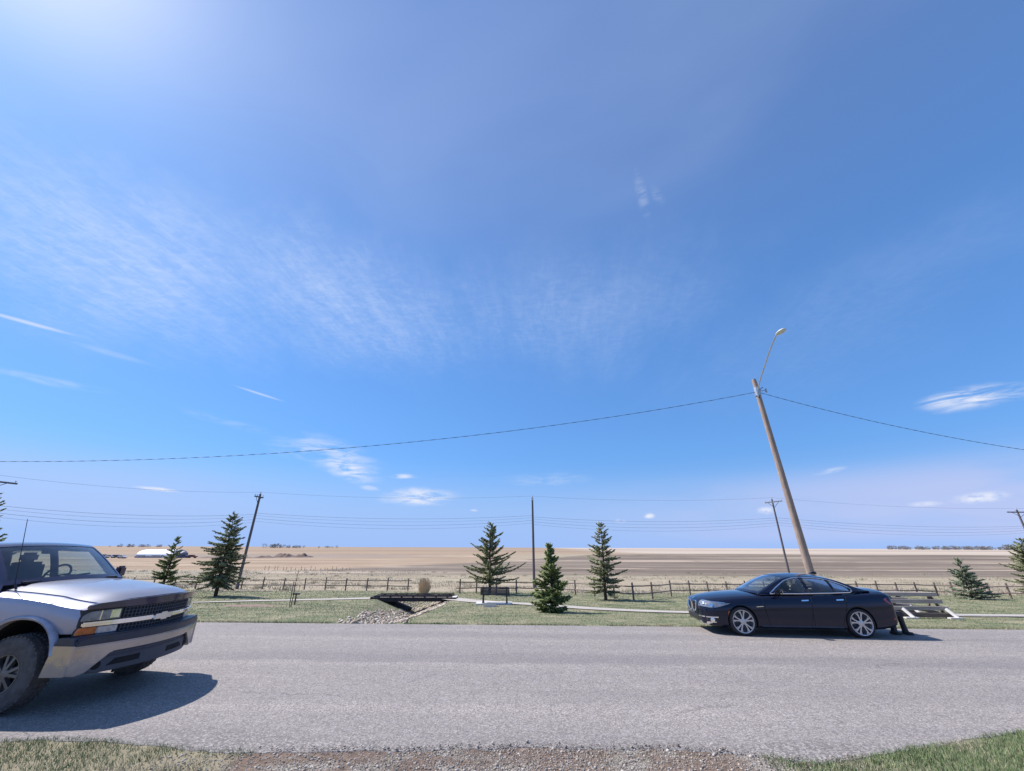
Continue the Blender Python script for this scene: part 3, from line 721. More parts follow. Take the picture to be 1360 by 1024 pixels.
# ------------------------------------------------------------------ rail fences
def rail_fence(name, posts, label, hp=1.12, skip=()):
    fo = thing(name, (posts[0].x, posts[0].y, posts[0].z), 0, 1, label, 'fence')
    o = posts[0]; r_ = random.Random(len(posts)); loc = [p - o for p in posts]
    for i, p in enumerate(loc):
        tilt = r_.uniform(-.03, .03); h = hp * r_.uniform(.97, 1.10)
        a = p + Vector((0, 0, -.25)); b = p + Vector((tilt, r_.uniform(-.03, .03), h))
        MB().tube([a, (a + b) / 2, b], .066, 8).build('post', MT['fence'], fo, smooth=.7)
    for zr in (.92, .44):
        for i in range(len(loc) - 1):
            a = loc[i] + Vector((0, -.04, zr * hp / 1.12 + r_.uniform(-.02, .02))); b = loc[i + 1] + Vector((0, -.04, zr * hp / 1.12 + r_.uniform(-.02, .02)))
            d = (b - a).normalized(); ov = .08 if i % 2 else .38
            mm = (a + b) / 2 + Vector((0, 0, -.02))
            MB().tube([a - d * ov, mm, b + d * (.38 if i % 2 else .08)], .043, 7).build('rail', MT['fence'], fo, smooth=.7)
    return fo
lp = [gp(x, y) for x, y in ((-125, 783), (-98, 783), (-71, 783), (-44, 783), (-16, 783), (11, 783), (38, 783), (65, 783), (93, 782.5), (120, 782.5), (147, 782.5), (174, 782.5), (202, 782.5), (230, 782.5), (259, 782.5), (290, 782.5), (320, 782.5), (348, 782.7), (376, 783), (404, 783), (431.5, 784), (458.5, 784.3), (486.5, 784.5), (514, 784.5), (541.5, 784.5))]
rail_fence('rail_fence', lp, 'left run of the brown two-rail pipe fence ending near the reed clump')
rp = [gp(x, y) for x, y in ((610.5, 788), (632.5, 787.5), (659, 787.5), (686, 788), (712, 788.5), (738, 789), (764.5, 790), (790, 791.5), (816, 795), (842, 798), (867, 796), (892, 792), (917, 791), (942, 791), (967, 791), (992, 791), (1017, 791), (1042, 791), (1067, 791), (1092, 791), (1117, 791), (1142, 791), (1168, 791), (1194, 791), (1220, 791.5), (1246, 792), (1269, 793), (1294, 794), (1319, 795), (1344, 795.5), (1369, 796), (1395, 797), (1422, 798), (1450, 799))]
rail_fence('rail_fence', rp, 'right run of the brown two-rail pipe fence behind the bench and the dark sedan')
# far wire fence posts in the stubble
fo = None
for i, px in enumerate(list(range(352, 470, 6)) ):
    p = gp(px + rnd.uniform(-2, 2), 757.3)
    if i == 0: fo = thing('wire_fence', tuple(p), 0, 1, 'distant line of thin wire fence posts at the edge of the orange stubble', 'fence'); o0 = p
    MB().tube([p - o0 + Vector((0, 0, -.1)), p - o0 + Vector((0, 0, rnd.uniform(.5, 1.0) if i > 3 else 1.0))], .05, 6).build('post', MT['fence'], fo)

# ------------------------------------------------------------------ memorial bench on its slab
c = gp(657, 803.5)
sl = MB().bbox((0, 0, .0), (2.15, 1.0, .14), .02).build('bench_slab', MT['slab']); sl.location = (c.x - .05, c.y + .45, gz(c.x, c.y + .45) + .04)
tag(sl, 'pale concrete slab lying under the black bench', 'slab')
zt = sl.location.z + .07
bn = thing('park_bench', (c.x, c.y + .35, zt), R_(-2), 1, 'black metal park bench seen from behind beside the path', 'bench')
mb = MB()
for k in range(6): mb.bbox((0, -.22 - k * .018, .47 + k * .072), (1.72, .03, .062), .008)
mb.build('backrest', MT['bench'], bn)
mb = MB()
for k in range(6): mb.bbox((0, .28 - k * .085, .44), (1.70, .072, .035), .008)
mb.build('seat', MT['bench'], bn)
for sx in (-1, 1):
    mb = MB(); x = sx * .70
    mb.tube([(x, -.22, 0), (x, -.22, .43), (x, -.33, .88)], .035, 8).tube([(x, .25, 0), (x, .25, .44)], .035, 8).tube([(x, -.24, .42), (x, .28, .42)], .028, 8)
    mb.box((x, 0, .015), (.09, .62, .03)); mb.build('leg', MT['bench'], bn, smooth=.7)
    MB().tube([(sx * .83, -.27, .62), (sx * .83, .22, .64), (sx * .83, .28, .44)], .024, 8).build('armrest', MT['bench'], bn, smooth=.7)
c2 = gp(651, 806); pq = MB().prism([(-.34, 0), (.34, 0), (.34, .10), (-.34, .24)], 'x', -.32, .32).build('plaque', MT['slab']); pq.location = (c2.x, c2.y, c2.z - .02)
tag(pq, 'small white memorial block in the grass in front of the bench slab', 'plaque')

# ------------------------------------------------------------------ sapling stake and short post in the mulch bed
c = gp(386, 806.5); o = thing('sapling', tuple(c), 0, 1, 'thin leafless brown sapling standing in the mulch bed', 'sapling')
MB().tube([(0, 0, -.1), (.03, 0, .5), (.02, 0, 1.0), (.06, 0, 1.75)], [.022, .02, .016, .008], 6).build('trunk', MT['bark'], o)
mb = MB()
for k in range(9):
    z = .55 + k * .12; a = k * 2.4; mb.tube([(.03, 0, z), (.03 + .16 * math.cos(a), .16 * math.sin(a), z + .22)], [.008, .003], 5)
mb.build('twig', MT['bark'], o)
MB().tube([(-.10, .05, -.1), (-.10, .05, 1.15)], .02, 6).build('stake', MT['plank_dark'], o)
c = gp(391, 803.5); o = thing('stub_post', tuple(c), 0, 1, 'short dark post with a flat plate on top beside the sapling', 'post')
MB().tube([(0, 0, -.1), (0, 0, .52)], .045, 8).build('shaft', MT['plank_dark'], o, smooth=.7)
MB().bbox((0, 0, .55), (.36, .16, .07), .01).build('top_plate', MT['bench'], o)

# ------------------------------------------------------------------ spruce trees
def spruce(base, h, rad, label, seed, m='spruce', lean=(0, 0), dens=1.0, droop=.25, bare=.12, power=.85, gap=.12, bushy=0., group=None):
    """tapered trunk, whorls of drooping limbs, every limb carries many small needle sprays"""
    r_ = random.Random(seed); o = thing('spruce_tree', tuple(base), r_.uniform(0, 6), 1, label, 'tree', group)
    o.rotation_euler = (0, 0, 0)
    def axis(z): t = z / h; return Vector((lean[0] * t * t + .03 * math.sin(t * 5 + seed), lean[1] * t * t, z))
    tr = MB().tube([axis(z) if z > 0 else Vector((0, 0, -.2)) for z in np.linspace(-.01, h * .98, 12)], [max(.008, (.020 * h + .02) * (1 - i / 11.5)) for i in range(12)], 8)
    wood = MB(); V = []; F = []
    def spray(p, d, L, w):
        d = d.normalized(); s_ = d.orthogonal().normalized(); s_ = Matrix.Rotation(r_.uniform(0, 6.28), 3, d) @ s_; t_ = d.cross(s_)
        o_ = len(V); q = p + d * L * .45
        V.extend([p, q + s_ * w, q - s_ * w * .5 + t_ * w * .87, q - s_ * w * .5 - t_ * w * .87, p + d * L])
        F.extend([(o_, o_ + 1, o_ + 2), (o_, o_ + 2, o_ + 3), (o_, o_ + 3, o_ + 1), (o_ + 4, o_ + 2, o_ + 1), (o_ + 4, o_ + 3, o_ + 2), (o_ + 4, o_ + 1, o_ + 3)])
    z = bare * h; ph = r_.uniform(0, 6)
    while z < h * .985:
        t = (z - bare * h) / (h * (1 - bare))
        prof = (1 - t) ** power
        if bushy > .7: prof = float(np.interp(t, [0, .10, .25, .36, .50, .70, .90, 1], [.70, .95, 1.0, .86, .50, .36, .16, 0]))
        elif t < .10: prof *= .82 + 1.8 * t
        wh = r_.uniform(.78, 1.12)
        nb = max(3, int((7.5 - 3.5 * t) * dens))
        for k in range(nb):
            if r_.random() < gap: continue
            a = ph + 2 * PI * k / nb + r_.uniform(-.45, .45)
            L = rad * prof * (r_.uniform(.55, 1.0) if r_.random() < .7 else r_.uniform(.95, 1.28)) * wh + .05
            el_ = (.55 * t + .10 - droop * (1 - t)) + r_.uniform(-.14, .14)
            p = axis(z + r_.uniform(-.09, .09)); d = Vector((math.cos(a) * math.cos(el_), math.sin(a) * math.cos(el_), math.sin(el_)))
            n_ = max(3, int(L / .13)); pts = [p.copy()]
            for i in range(n_):
                d = (d + Vector((r_.uniform(-.07, .07), r_.uniform(-.07, .07), .055 * (i / n_) - .01))).normalized()
                p = p + d * (L / n_); pts.append(p.copy())
                f = (i + 1) / n_
                if f < .13 and L > .6: continue
                side = Vector((-d.y, d.x, 0)).normalized(); tw = (.07 + .10 * min(1, L) + .28 * (1 - f) * min(1, L)) * (1 + bushy * .4)
                for q in range(int((8 + bushy * 4) * (1.0 if L > .25 else .7))):
                    sg = 1 if q % 2 else -1
                    dd = (d * r_.uniform(.35, 1) + side * sg * r_.uniform(.25, 1.0) + Vector((0, 0, r_.uniform(-.40, .32))))
                    spray(p + d * r_.uniform(-.06, .06), dd, tw * r_.uniform(.7, 1.2), r_.uniform(.024, .046))
                if r_.random() < .6: spray(p, Vector((side.x * r_.uniform(-.5, .5), side.y * r_.uniform(-.5, .5), r_.uniform(-1, -.2) if r_.random() < .6 else .9)), tw * .6, .026)
            spray(p, d, .2, .03)
            wood.tube(pts[::2] + ([pts[-1]] if len(pts) % 2 == 0 else []), [max(.004, .012 + .010 * L) * (1 - .8 * i / max(1, len(pts[::2]))) for i in range(len(pts[::2]) + (1 if len(pts) % 2 == 0 else 0))], 4, False)
        z += (.17 + .09 * (1 - t)) * r_.uniform(.6, 1.45) * (1 - .3 * min(1, bushy)) / dens ** .5; ph += 1.1
    for i in range(10): spray(axis(h * (.90 + .01 * i)), Vector((r_.uniform(-.5, .5), r_.uniform(-.5, .5), 1)), .22, .02)
    tr.build('trunk', MT['bark'], o, smooth=.9); wood.build('limbs', MT['bark'], o)
    tris('crown', V, F, MT[m], o)
    return o
def tree_px(bx, by, ty, halfw, label, seed, **k):
    b = gp(bx, by); d = ray(bx, ty); h = (CH + d.z * b.y) - b.z
    kk = FPX / 1; depth = b.y * fw.y + (b.z + h * .3 - CH) * fw.z
    return spruce(b, h, halfw / FPX * depth, label, seed, **k)
TG = 'spruce trees along the path'
tree_px(286, 792, 680, 35, 'tall full spruce beside the left power pole, just above the pickup bonnet', 3, m='spruce', dens=1.15, bare=.16, power=.80, droop=.38, gap=.10, lean=(-.2, 0), group=TG)
tree_px(213, 789, 713, 22, 'small thin spruce in front of the distant white shed', 5, m='spruce_dark', dens=1.0, bare=.06, power=.85, droop=.05, gap=.14, lean=(.12, 0), group=TG)
tree_px(650, 789, 695, 40, 'broad open spruce directly behind the black bench', 8, m='spruce', dens=1.0, bare=.15, power=.78, droop=.02, gap=.16, group=TG)
tree_px(733, 813.5, 724, 23, 'short bushy dark green spruce nearest the road, right of the bench', 12, m='spruce_dark', dens=1.25, bare=.01, power=1.12, droop=-.08, gap=.08, bushy=.8, group=TG)
tree_px(805, 797, 696, 26, 'tall narrow spruce with a bare lower trunk midway between bench and sedan', 17, m='spruce', dens=1.0, bare=.12, power=.62, droop=.12, gap=.16, group=TG)
tree_px(1292, 796, 741, 24, 'low wide blue-green spruce on the lawn right of the bleachers', 21, m='spruce_blue', dens=1.05, bare=.02, power=.90, droop=.12, gap=.10, bushy=.2, group=TG)
tree_px(1389, 792, 716, 34, 'spruce cut by the right edge of the picture', 26, m='spruce', dens=1.1, bare=.06, power=.7, droop=.1, gap=.1, group=TG)
tree_px(-78, 800, 655, 46, 'dark spruce cut by the left edge behind the pickup roof', 31, m='spruce_dark', dens=1.1, bare=.05, power=.75, droop=.05, gap=.1, group=TG)

# ------------------------------------------------------------------ power poles and lines
def power_pole(base, top, label, arm=None, arm_dir=(1, 0, 0), arm_len=2.4, r=.16, white=False):
    o = thing('power_pole', tuple(base), 0, 1, label, 'power pole', 'power poles along the far side of the lawn'); t = top - base
    MB().tube([Vector((0, 0, -.3)), t * .33, t * .66, t], [r, r * .9, r * .8, r * .68], 10).build('pole', MT['polegrey'], o, smooth=.7)
    z = t.z
    if arm:
        d = Vector(arm_dir).normalized(); c = t * ((z - .35) / z)
        MB().beam(c - d * arm_len / 2 + Vector((0, -.16, 0)), c + d * arm_len / 2 + Vector((0, -.16, 0)), .12, .14).build('crossarm', MT['white' if white else 'polegrey'], o)
        for k in (-.46, -.2, .46):
            q = c + d * arm_len * k + Vector((0, -.16, .07))
            MB().tube([q, q + Vector((0, 0, .08)), q + Vector((0, 0, .09)), q + Vector((0, 0, .17)), q + Vector((0, 0, .19))], [.02, .02, .06, .05, .02], 8).build('insulator', MT['ins'], o, smooth=.8)
        mb = MB()
        for s_ in (-1, 1): mb.beam(c + d * s_ * arm_len * .3 + Vector((0, -.17, -.05)), c + Vector((0, -.17, -.65)), .03, .04)
        mb.build('brace', MT['polegrey'], o)
    else:
        for s_ in (-1, 1):
            q = t + Vector((s_ * .02, -.14 * s_, -.15 - .2 * (s_ > 0)))
            MB().tube([q, q + Vector((0, 0, .1)), q + Vector((0, 0, .11)), q + Vector((0, 0, .25))], [.03, .03, .09, .05], 8).build('insulator', MT['ins'], o, smooth=.8)
    q = t
    MB().tube([q + Vector((0, 0, -.02)), q + Vector((0, 0, .10)), q + Vector((0, 0, .11)), q + Vector((0, 0, .24))], [.03, .03, .07, .04], 8).build('insulator', MT['ins'], o, smooth=.8)
    return o
YB = 50.
def pole_at(bx, by, tx, ty, Y):
    b = atY(bx, by, Y); b.z = gz(b.x, Y); t = atY(tx, ty, Y)
    b.x = t.x + (b.x - t.x) * .6
    return b, t
P1b, P1t = pole_at(313, 783, 346, 656, 47); power_pole(P1b, P1t, 'leaning power pole with a crossarm right of the tall spruce at left', True, (1, -.35, -.18), 1.35)
P2b, P2t = pole_at(710, 786, 707, 661, 50.5); power_pole(P2b, P2t, 'straight grey power pole without a crossarm, midway between bench and short bushy spruce')
P3b, P3t = pole_at(1050, 770, 1025, 663, 52); power_pole(P3b, P3t, 'thin power pole with a white crossarm left of the street lamp', True, (1, -.2, .10), 2.1, r=.13, white=True)
P4b, P4t = pole_at(1400, 790, 1350, 677, 60); power_pole(P4b, P4t, 'power pole with a crossarm at the right edge of the picture', True, (1, 0, .0), 3.4)
P0b = Vector((-45.5, 35.5, gz(-45.5, 35.5))); P0t = atY(-4, 634, 35.5); P0b.x = P0t.x
power_pole(P0b, P0t, 'power pole just off the left edge, only its crossarm tip showing', True, (1, 0, -.10), 4.4)
P5t = P4t + Vector((42, 3, .3))
Pm = P0t + Vector((-30, -6, 0))
def wire(name, A, B, sag, r, label, m, off=(0, 0, 0), n_=22):
    A = A + Vector(off); B = B + Vector(off); pts = []
    for i in range(n_ + 1):
        t = i / n_; p = A.lerp(B, t); p.z -= 4 * sag * t * (1 - t); pts.append(p)
    return tag(MB().tube(pts, r, 5).build(name, m), label, 'power line', 'thin power lines between the power poles')
tops = [Pm, P0t, P1t, P2t, P3t, P4t, P5t]
nm = ['off-frame left pole and left-edge pole', 'left-edge pole and the leaning left pole', 'leaning left pole and the straight middle pole', 'straight middle pole and the white-armed pole', 'white-armed pole and the right-edge pole', 'right-edge pole and beyond']
for i in range(1, 6):
    wire('power_line', tops[i], tops[i + 1], .45, .008, 'topmost thin wire between the ' + nm[i], MT['wirep'], (0, 0, .2))
hl = [-2.6, -2.85, -3.15, -3.45]; od = ['upper', 'second', 'third', 'lowest']
for i in range(0, 6):
    for k in range(4):
        wire('power_line', tops[i], tops[i + 1], .50 + .08 * k, .008 if k % 2 else .011, od[k] + ' of the lower cables between the ' + nm[i], MT['wirep'], (0, -.2, hl[k] + (.5 if i == 2 else .35)))

# ------------------------------------------------------------------ street lamp on a wooden pole behind the sedan
YL = 20.5
lb = Vector((atY(1078, 775, YL).x + .15, YL, gz(14, YL))); lt = atY(1001, 504, YL)
lo = thing('street_lamp', tuple(lb), 0, 1, 'tall leaning brown wooden pole carrying a curved lamp arm behind the dark sedan', 'street lamp')
t = lt - lb
MB().tube([Vector((0, 0, -.4)), t * .25, t * .5, t * .75, t * .985, t], [.175, .165, .15, .135, .118, .10], 14).build('pole', MT['polewood'], lo, smooth=.7)
arm0 = atY(1006, 519, YL - .15) - lb
e1 = atY(1029, 449, 17.3) - lb; m1 = arm0.lerp(e1, .5) + Vector((-.02, -.05, .10)); e2 = atY(1031, 445, 17.0) - lb
MB().tube([arm0 + Vector((0, .05, -.35)), arm0, arm0.lerp(e1, .25) + Vector((-.02, 0, .07)), m1, arm0.lerp(e1, .78) + Vector((0, 0, .09)), e1, e2], .034, 10).build('arm', MT['steel'], lo, smooth=.8)
h0 = e2; h1 = atY(1043, 436.5, 16.5) - lb; hd = (h1 - h0)
upv = Vector((0, 0, 1)); side = hd.cross(upv).normalized(); uu = side.cross(hd).normalized()
def head(zs, name, m, sh):
    vs = []; fs = []; K = 12; prof = [(0, .05), (.10, .09), (.30, .14), (.55, .165), (.80, .15), (.95, .10), (1.0, .03)]
    for f, r in prof:
        for k in range(K):
            a = 2 * PI * k / K; u_, v_ = math.cos(a) * r, math.sin(a) * r * .55
            if zs > 0: v_ = max(v_, -.02)
            else: v_ = min(v_ * 1.1, -.025); u_ *= .82
            vs.append(h0 + hd * f + side * u_ + uu * v_)
    for i in range(len(prof) - 1):
        for k in range(K): fs.append((i * K + k, i * K + (k + 1) % K, (i + 1) * K + (k + 1) % K, (i + 1) * K + k))
    fs += [tuple(range(K)), tuple(range((len(prof) - 1) * K, len(prof) * K))]
    return MB().add(vs, fs).build(name, m, lo, smooth=.8)
head(1, 'lamp_housing', MT['steelw'], 0); head(-1, 'lamp_lens', MT['lens'], 0)
mb = MB(); cb = t * .935
mb.tube([cb + Vector((0, 0, -.25)), cb + Vector((0, 0, .25))], .16, 12); mb.build('band', MT['steel'], lo, smooth=.7)
MB().beam(cb + Vector((0, -.1, 0)), cb + Vector((.42, -.12, .05)), .05, .05).tube([cb + Vector((.42, -.12, -.08)), cb + Vector((.42, -.12, .14))], .05, 8).build('bracket', MT['steel'], lo, smooth=.7)
MB().tube([t * .90 + Vector((-.1, -.12, 0)), t * .945 + Vector((.12, -.12, 0)), t * .955 + Vector((.3, -.12, .0))], .018, 6).build('conduit', MT['black'], lo)
# twisted service cable, sagging away on both sides of the lamp pole
cz = lb + cb
def para(x0, z0, cxx, a, x1, yf, label):
    pts = []
    for i in range(61):
        x = x0 + (x1 - x0) * i / 60; pts.append(Vector((x, yf(x), z0 + a * ((x - cxx) ** 2 - (x0 - cxx) ** 2))))
    V1 = MB().tube(pts, .009, 6)
    for ph in (0, PI):                  # the second conductor winds round the first
        q = []
        for j in range(481):
            f = j / 480 * 60; i = min(59, int(f)); p = pts[i].lerp(pts[i + 1], f - i); an = j * .9 + ph
            q.append(p + Vector((0, math.cos(an) * .010, math.sin(an) * .010)))
        V1.tube(q, .006, 4)
    return tag(V1.build('service_cable', MT['wire']), label, 'cable')
para(cz.x, cz.z, -26., .00256, -66., lambda x: YL + .0 * x, 'dark twisted cable running left from the street lamp pole')
para(cz.x, cz.z, 40., .0061, 66., lambda x: YL, 'dark twisted cable running right from the street lamp pole')

# ------------------------------------------------------------------ low bleachers behind the sedan
def bleacher(pos, rz, L, label, sc=1.):
    o = thing('bleacher', tuple(pos), rz, sc, label, 'bleacher', 'low plank bleachers behind the sedan')
    rows = [(0.0, .10), (.14, .32), (.28, .55), (.42, .79)]      # depth, height of every plank
    for i, (y, z) in enumerate(rows):
        MB().bbox((-L / 2 + .06 - i * .015, y, z), (L + .10, .26 if i else .22, .135 if i else .15), .006).build('seat_plank', MT['plank'] if i else MT['plank_dark'], o)
    for x in (-.12, -L / 2, -L + .12):
        MB().beam((x, -.05, 0), (x, .47, .82), .06, .08).build('sloping_post', MT['plank_dark'], o)
        MB().beam((x + .10, -.40, .03), (x + .0, -.10, .33), .06, .10).build('brace_leg', MT['white'], o)
        MB().bbox((x + .02, -.36, .03), (.50, .16, .06), .01).build('foot_block', MT['white'], o)
        MB().beam((x, .45, .78), (x, .75, 0), .06, .07).build('rear_leg', MT['plank_dark'], o)
    MB().beam((-L + .3, .52, .68), (-.25, .12, .16), .04, .10).build('diagonal_brace', MT['plank'], o)
    return o
c = gp(1273, 822.5); bleacher(c + Vector((.0, .3, 0)), R_(-3), 3.5, 'front low plank bleacher with white feet behind the sedan boot', .92)
c = gp(1222, 816.0); bleacher(c + Vector((.0, .3, .0)), R_(-3), 3.2, 'rear low plank bleacher partly hidden by the sedan and the front bleacher', .97)
c = gp(1197, 844.5)
o = thing('trestle', (c.x, c.y, gz(c.x, c.y) + .035), R_(-4), 1, 'short black two-legged trestle on the road behind the sedan bumper', 'trestle')
for s_ in (-1, 1):
    MB().tube([(s_ * .135, 0, 0), (s_ * .13, 0, .10), (s_ * .115, 0, .26), (s_ * .10, 0, .44)], [.085, .065, .06, .07], 10).build('leg', MT['black'], o, smooth=.7)
    MB().bbox((s_ * .145, -.04, .03), (.15, .24, .07), .02).build('foot', MT['black'], o)
MB().bbox((0, 0, .45), (.36, .14, .11), .02).build('top_bar', MT['black'], o)

# ------------------------------------------------------------------ far farm yard and shelter belts
c = gp(201, 740.8); D = c.y
mpx = D / FPX * 1.08
wv = 36 * mpx; hv = 8.6 * mpx
o = thing('farm_shed', tuple(c), R_(4), 1, 'long white arched farm shed far off in the field behind the thin spruce', 'shed')
prof = [(-.5, 0)] + [(-.5 * math.cos(a) , math.sin(a) ** .8) for a in np.linspace(.12, PI - .12, 14)] + [(.5, 0)]
poly = [(p[0] * 16 + 8, p[1] * hv) for p in prof]
MB().prism(poly, 'x', -wv / 2, wv / 2).build('roof', MT['shed'], o, smooth=.5)
MB().box((-wv * .1, -.05, hv * .10), (wv * .8, .3, hv * .2)).build('plinth', MT['shedgrey'], o)
for k in (-.33, .12): MB().box((wv * k, -.12, hv * .16), (4.2, .4, hv * .32)).build('door', MT['shedgrey'], o)
MB().box((wv * .5 + .1, 8, hv * .25), (.3, 5, hv * .4)).build('end_door', MT['shedgrey'], o)
def farm_box(px, py, w, h, label, m, roof=True, name='farm_building', cat='farm building'):
    c = gp(px, py); s_ = c.y / FPX * 1.08; W_, H_ = w * s_, h * s_
    o = thing(name, tuple(c), R_(rnd.uniform(-12, 12)), 1, label, cat)
    MB().box((0, 3, H_ * .35), (W_, 6, H_ * .7)).build('wall', MT[m], o)
    if roof: MB().prism([(-.3, H_ * .68), (6.3, H_ * .68), (3, H_)], 'x', -W_ * .53, W_ * .53).build('roof', MT['shedgrey'], o)
    MB().box((W_ * .1, -.06, H_ * .22), (W_ * .22, .3, H_ * .44)).build('door', MT['shedgrey'], o)
    return o
farm_box(234, 741, 7, 7, 'small dark gabled building at the right end of the white shed', 'carblue')
farm_box(226, 741, 7, 6, 'small pale gabled building between white shed and dark building', 'shed')
def far_car(px, py, m, label):
    c = gp(px, py); s_ = c.y / 300 * 1.25
    o = thing('farm_vehicle', tuple(c), R_(rnd.uniform(-30, 30)), s_, label, 'vehicle')
    MB().prism([(-2.3, .4), (2.3, .4), (2.35, .9), (1.2, 1.05), (.6, 1.6), (-1.3, 1.6), (-2.2, 1.1)], 'y', -.85, .85).build('body', MT[m], o, smooth=.4)
    for x in (-1.4, 1.4): MB().lathe([(0, -.9), (.36, -.9), (.36, .9), (0, .9)], 'y', (x, 0, .36), 14).build('wheel', MT['black'], o)
    MB().prism([(-1.15, 1.08), (.95, 1.08), (.5, 1.5), (-1.05, 1.5)], 'y', -.87, .87).build('window', MT['black'], o)
far_car(137, 740.5, 'carblue', 'leftmost dark vehicle parked in the distant farm yard'); far_car(146, 741, 'carwhite', 'white vehicle parked second from left in the distant farm yard')
far_car(154, 741, 'carblue', 'dark vehicle parked third from left in the distant farm yard'); far_car(162, 741.5, 'carwhite', 'white vehicle parked nearest the left end of the white shed')
far_car(244, 741, 'carblue', 'dark vehicle parked right of the distant dark building'); far_car(255, 741, 'redpaint', 'reddish vehicle parked right of the distant dark building')
def mound(px, py, w, h, label, seed):
    c = gp(px, py); s_ = c.y / FPX * 1.08; W_, H_ = w * s_, h * s_; vs = []; fs = []; K = 26; J = 9
    for j in range(J):
        for i in range(K):
            u_ = i / (K - 1) * 2 - 1; v_ = j / (J - 1) * 2 - 1
            hh = max(0, (1 - abs(u_) ** 1.6)) * max(0, 1 - v_ * v_) * H_ * (.7 + .9 * mnoise.noise((u_ * 3 + seed, v_ * 2, seed)))
            vs.append((u_ * W_ / 2, v_ * 5, max(-.2, hh) - .05))
    for j in range(J - 1):
        for i in range(K - 1): fs.append((j * K + i, j * K + i + 1, (j + 1) * K + i + 1, (j + 1) * K + i))
    m_ = MB().add(vs, fs).build('earth_mound', MT['earth'], smooth=1); m_.location = c; tag(m_, label, 'earth mound', 'earth mounds in the far field'); return m_
mound(378, 740.2, 24, 6.5, 'dark double-humped soil mound in the stubble right of the left power pole', 1.0)
mound(400, 740.2, 26, 4.6, 'lower long soil mound just right of the dark double-humped mound', 4.0)
mound(300, 741, 60, 3.0, 'long flat soil bank behind the tall left spruce', 7.0); mound(352, 741, 26, 3.0, 'small soil bank between the leaning pole and the dark mound', 9.0)
def belt(name, x0, x1, py, h, seed, dist, dens=1.0):
    r_ = random.Random(seed); V = []; F = []; s_ = dist / FPX * 1.08; x = x0
    while x < x1:
        d = ray(x, py); cx, cy = d.x * dist, dist + r_.uniform(-15, 15); cz_ = gz(cx, cy); H_ = h * s_ * r_.uniform(.45, 1.1); W_ = H_ * r_.uniform(.5, .95)
        for k in range(90):
            a = r_.uniform(0, 6.28); zz = r_.uniform(.05, 1); rr = W_ * math.sqrt(max(0, 1 - (2 * zz - 1) ** 2 * .9)) * r_.uniform(.3, 1)
            p = Vector((cx + rr * math.cos(a), cy + rr * math.sin(a), cz_ + zz * H_)); o_ = len(V); q = H_ * .14
            for c_ in range(3): V.append((p.x + r_.uniform(-q, q), p.y + r_.uniform(-q, q), p.z + r_.uniform(-q, q)))
            F.append((o_, o_ + 1, o_ + 2))
        x += r_.uniform(.7, 2.6) / dens
    return tag(tris(name, V, F, MT['woods']), kind='stuff')
belt('shelterbelt', 355, 378, 726.5, 4.2, 1, 900); belt('shelterbelt', 380, 402, 726.5, 3.0, 2, 900, .8); belt('shelterbelt', 426, 446, 726.5, 2.6, 3, 900, .7)
belt('shelterbelt', 150, 215, 726.5, 3.0, 4, 950, .7)
belt('shelterbelt', 1184, 1345, 730.5, 3.8, 5, 1000, 1.1); belt('shelterbelt', 1345, 1420, 730.5, 5.5, 6, 950, 1.0)
# ------------------------------------------------------------------ vehicle helpers
def lerp_keys(keys, x):
    """keys: list of (x, a, b, c...) sorted by falling x; smooth interpolation"""
    K = sorted(keys); xs = [k[0] for k in K]; out = []
    for j in range(1, len(K[0])):
        ys = [k[j] for k in K]; n_ = len(xs)
        if x <= xs[0]: out.append(ys[0]); continue
        if x >= xs[-1]: out.append(ys[-1]); continue
        i = max(k for k in range(n_) if xs[k] <= x); i = min(i, n_ - 2)
        h = xs[i + 1] - xs[i]; t = (x - xs[i]) / h
        def sl(k):
            if k == 0: return (ys[1] - ys[0]) / (xs[1] - xs[0])
            if k == n_ - 1: return (ys[-1] - ys[-2]) / (xs[-1] - xs[-2])
            a = (ys[k] - ys[k - 1]) / (xs[k] - xs[k - 1]); b = (ys[k + 1] - ys[k]) / (xs[k + 1] - xs[k])
            return 0 if a * b <= 0 else 2 * a * b / (a + b)
        m0, m1 = sl(i) * h, sl(i + 1) * h
        out.append((2 * t ** 3 - 3 * t * t + 1) * ys[i] + (t ** 3 - 2 * t * t + t) * m0 + (-2 * t ** 3 + 3 * t * t) * ys[i + 1] + (t ** 3 - t * t) * m1)
    return out
def loft(sections):
    """sections: list of lists of (x,y,z) half outlines from bottom centre to top centre; mirrored to a closed solid"""
    n_ = len(sections[0]); ring = 2 * n_ - 2; vs = []; fs = []
    for s in sections:
        vs += s; vs += [(x, -y, z) for (x, y, z) in s[-2:0:-1]]
    for i in range(len(sections) - 1):
        for k in range(ring):
            k2 = (k + 1) % ring; fs.append((i * ring + k, i * ring + k2, (i + 1) * ring + k2, (i + 1) * ring + k))
    for o in (0, (len(sections) - 1) * ring):          # end caps as horizontal strips, left to right
        for k in range(n_ - 1):
            a, b = o + k, o + k + 1; am = o + (ring - k) % ring; bm_ = o + (ring - k - 1) % ring
            q = [a, b] + ([bm_] if bm_ != b else []) + ([am] if am != a else []); fs.append(tuple(q))
    return vs, fs
def arch_cutter(cx, a, b, cz, y0, y1, p=2.3):
    poly = []
    for k in range(36):
        t = 2 * PI * k / 36; c, s = math.cos(t), math.sin(t)
        poly.append((cx + a * abs(c) ** (2 / p) * (1 if c > 0 else -1), cz + b * abs(s) ** (2 / p) * (1 if s > 0 else -1)))
    return MB().prism(poly, 'y', y0, y1)
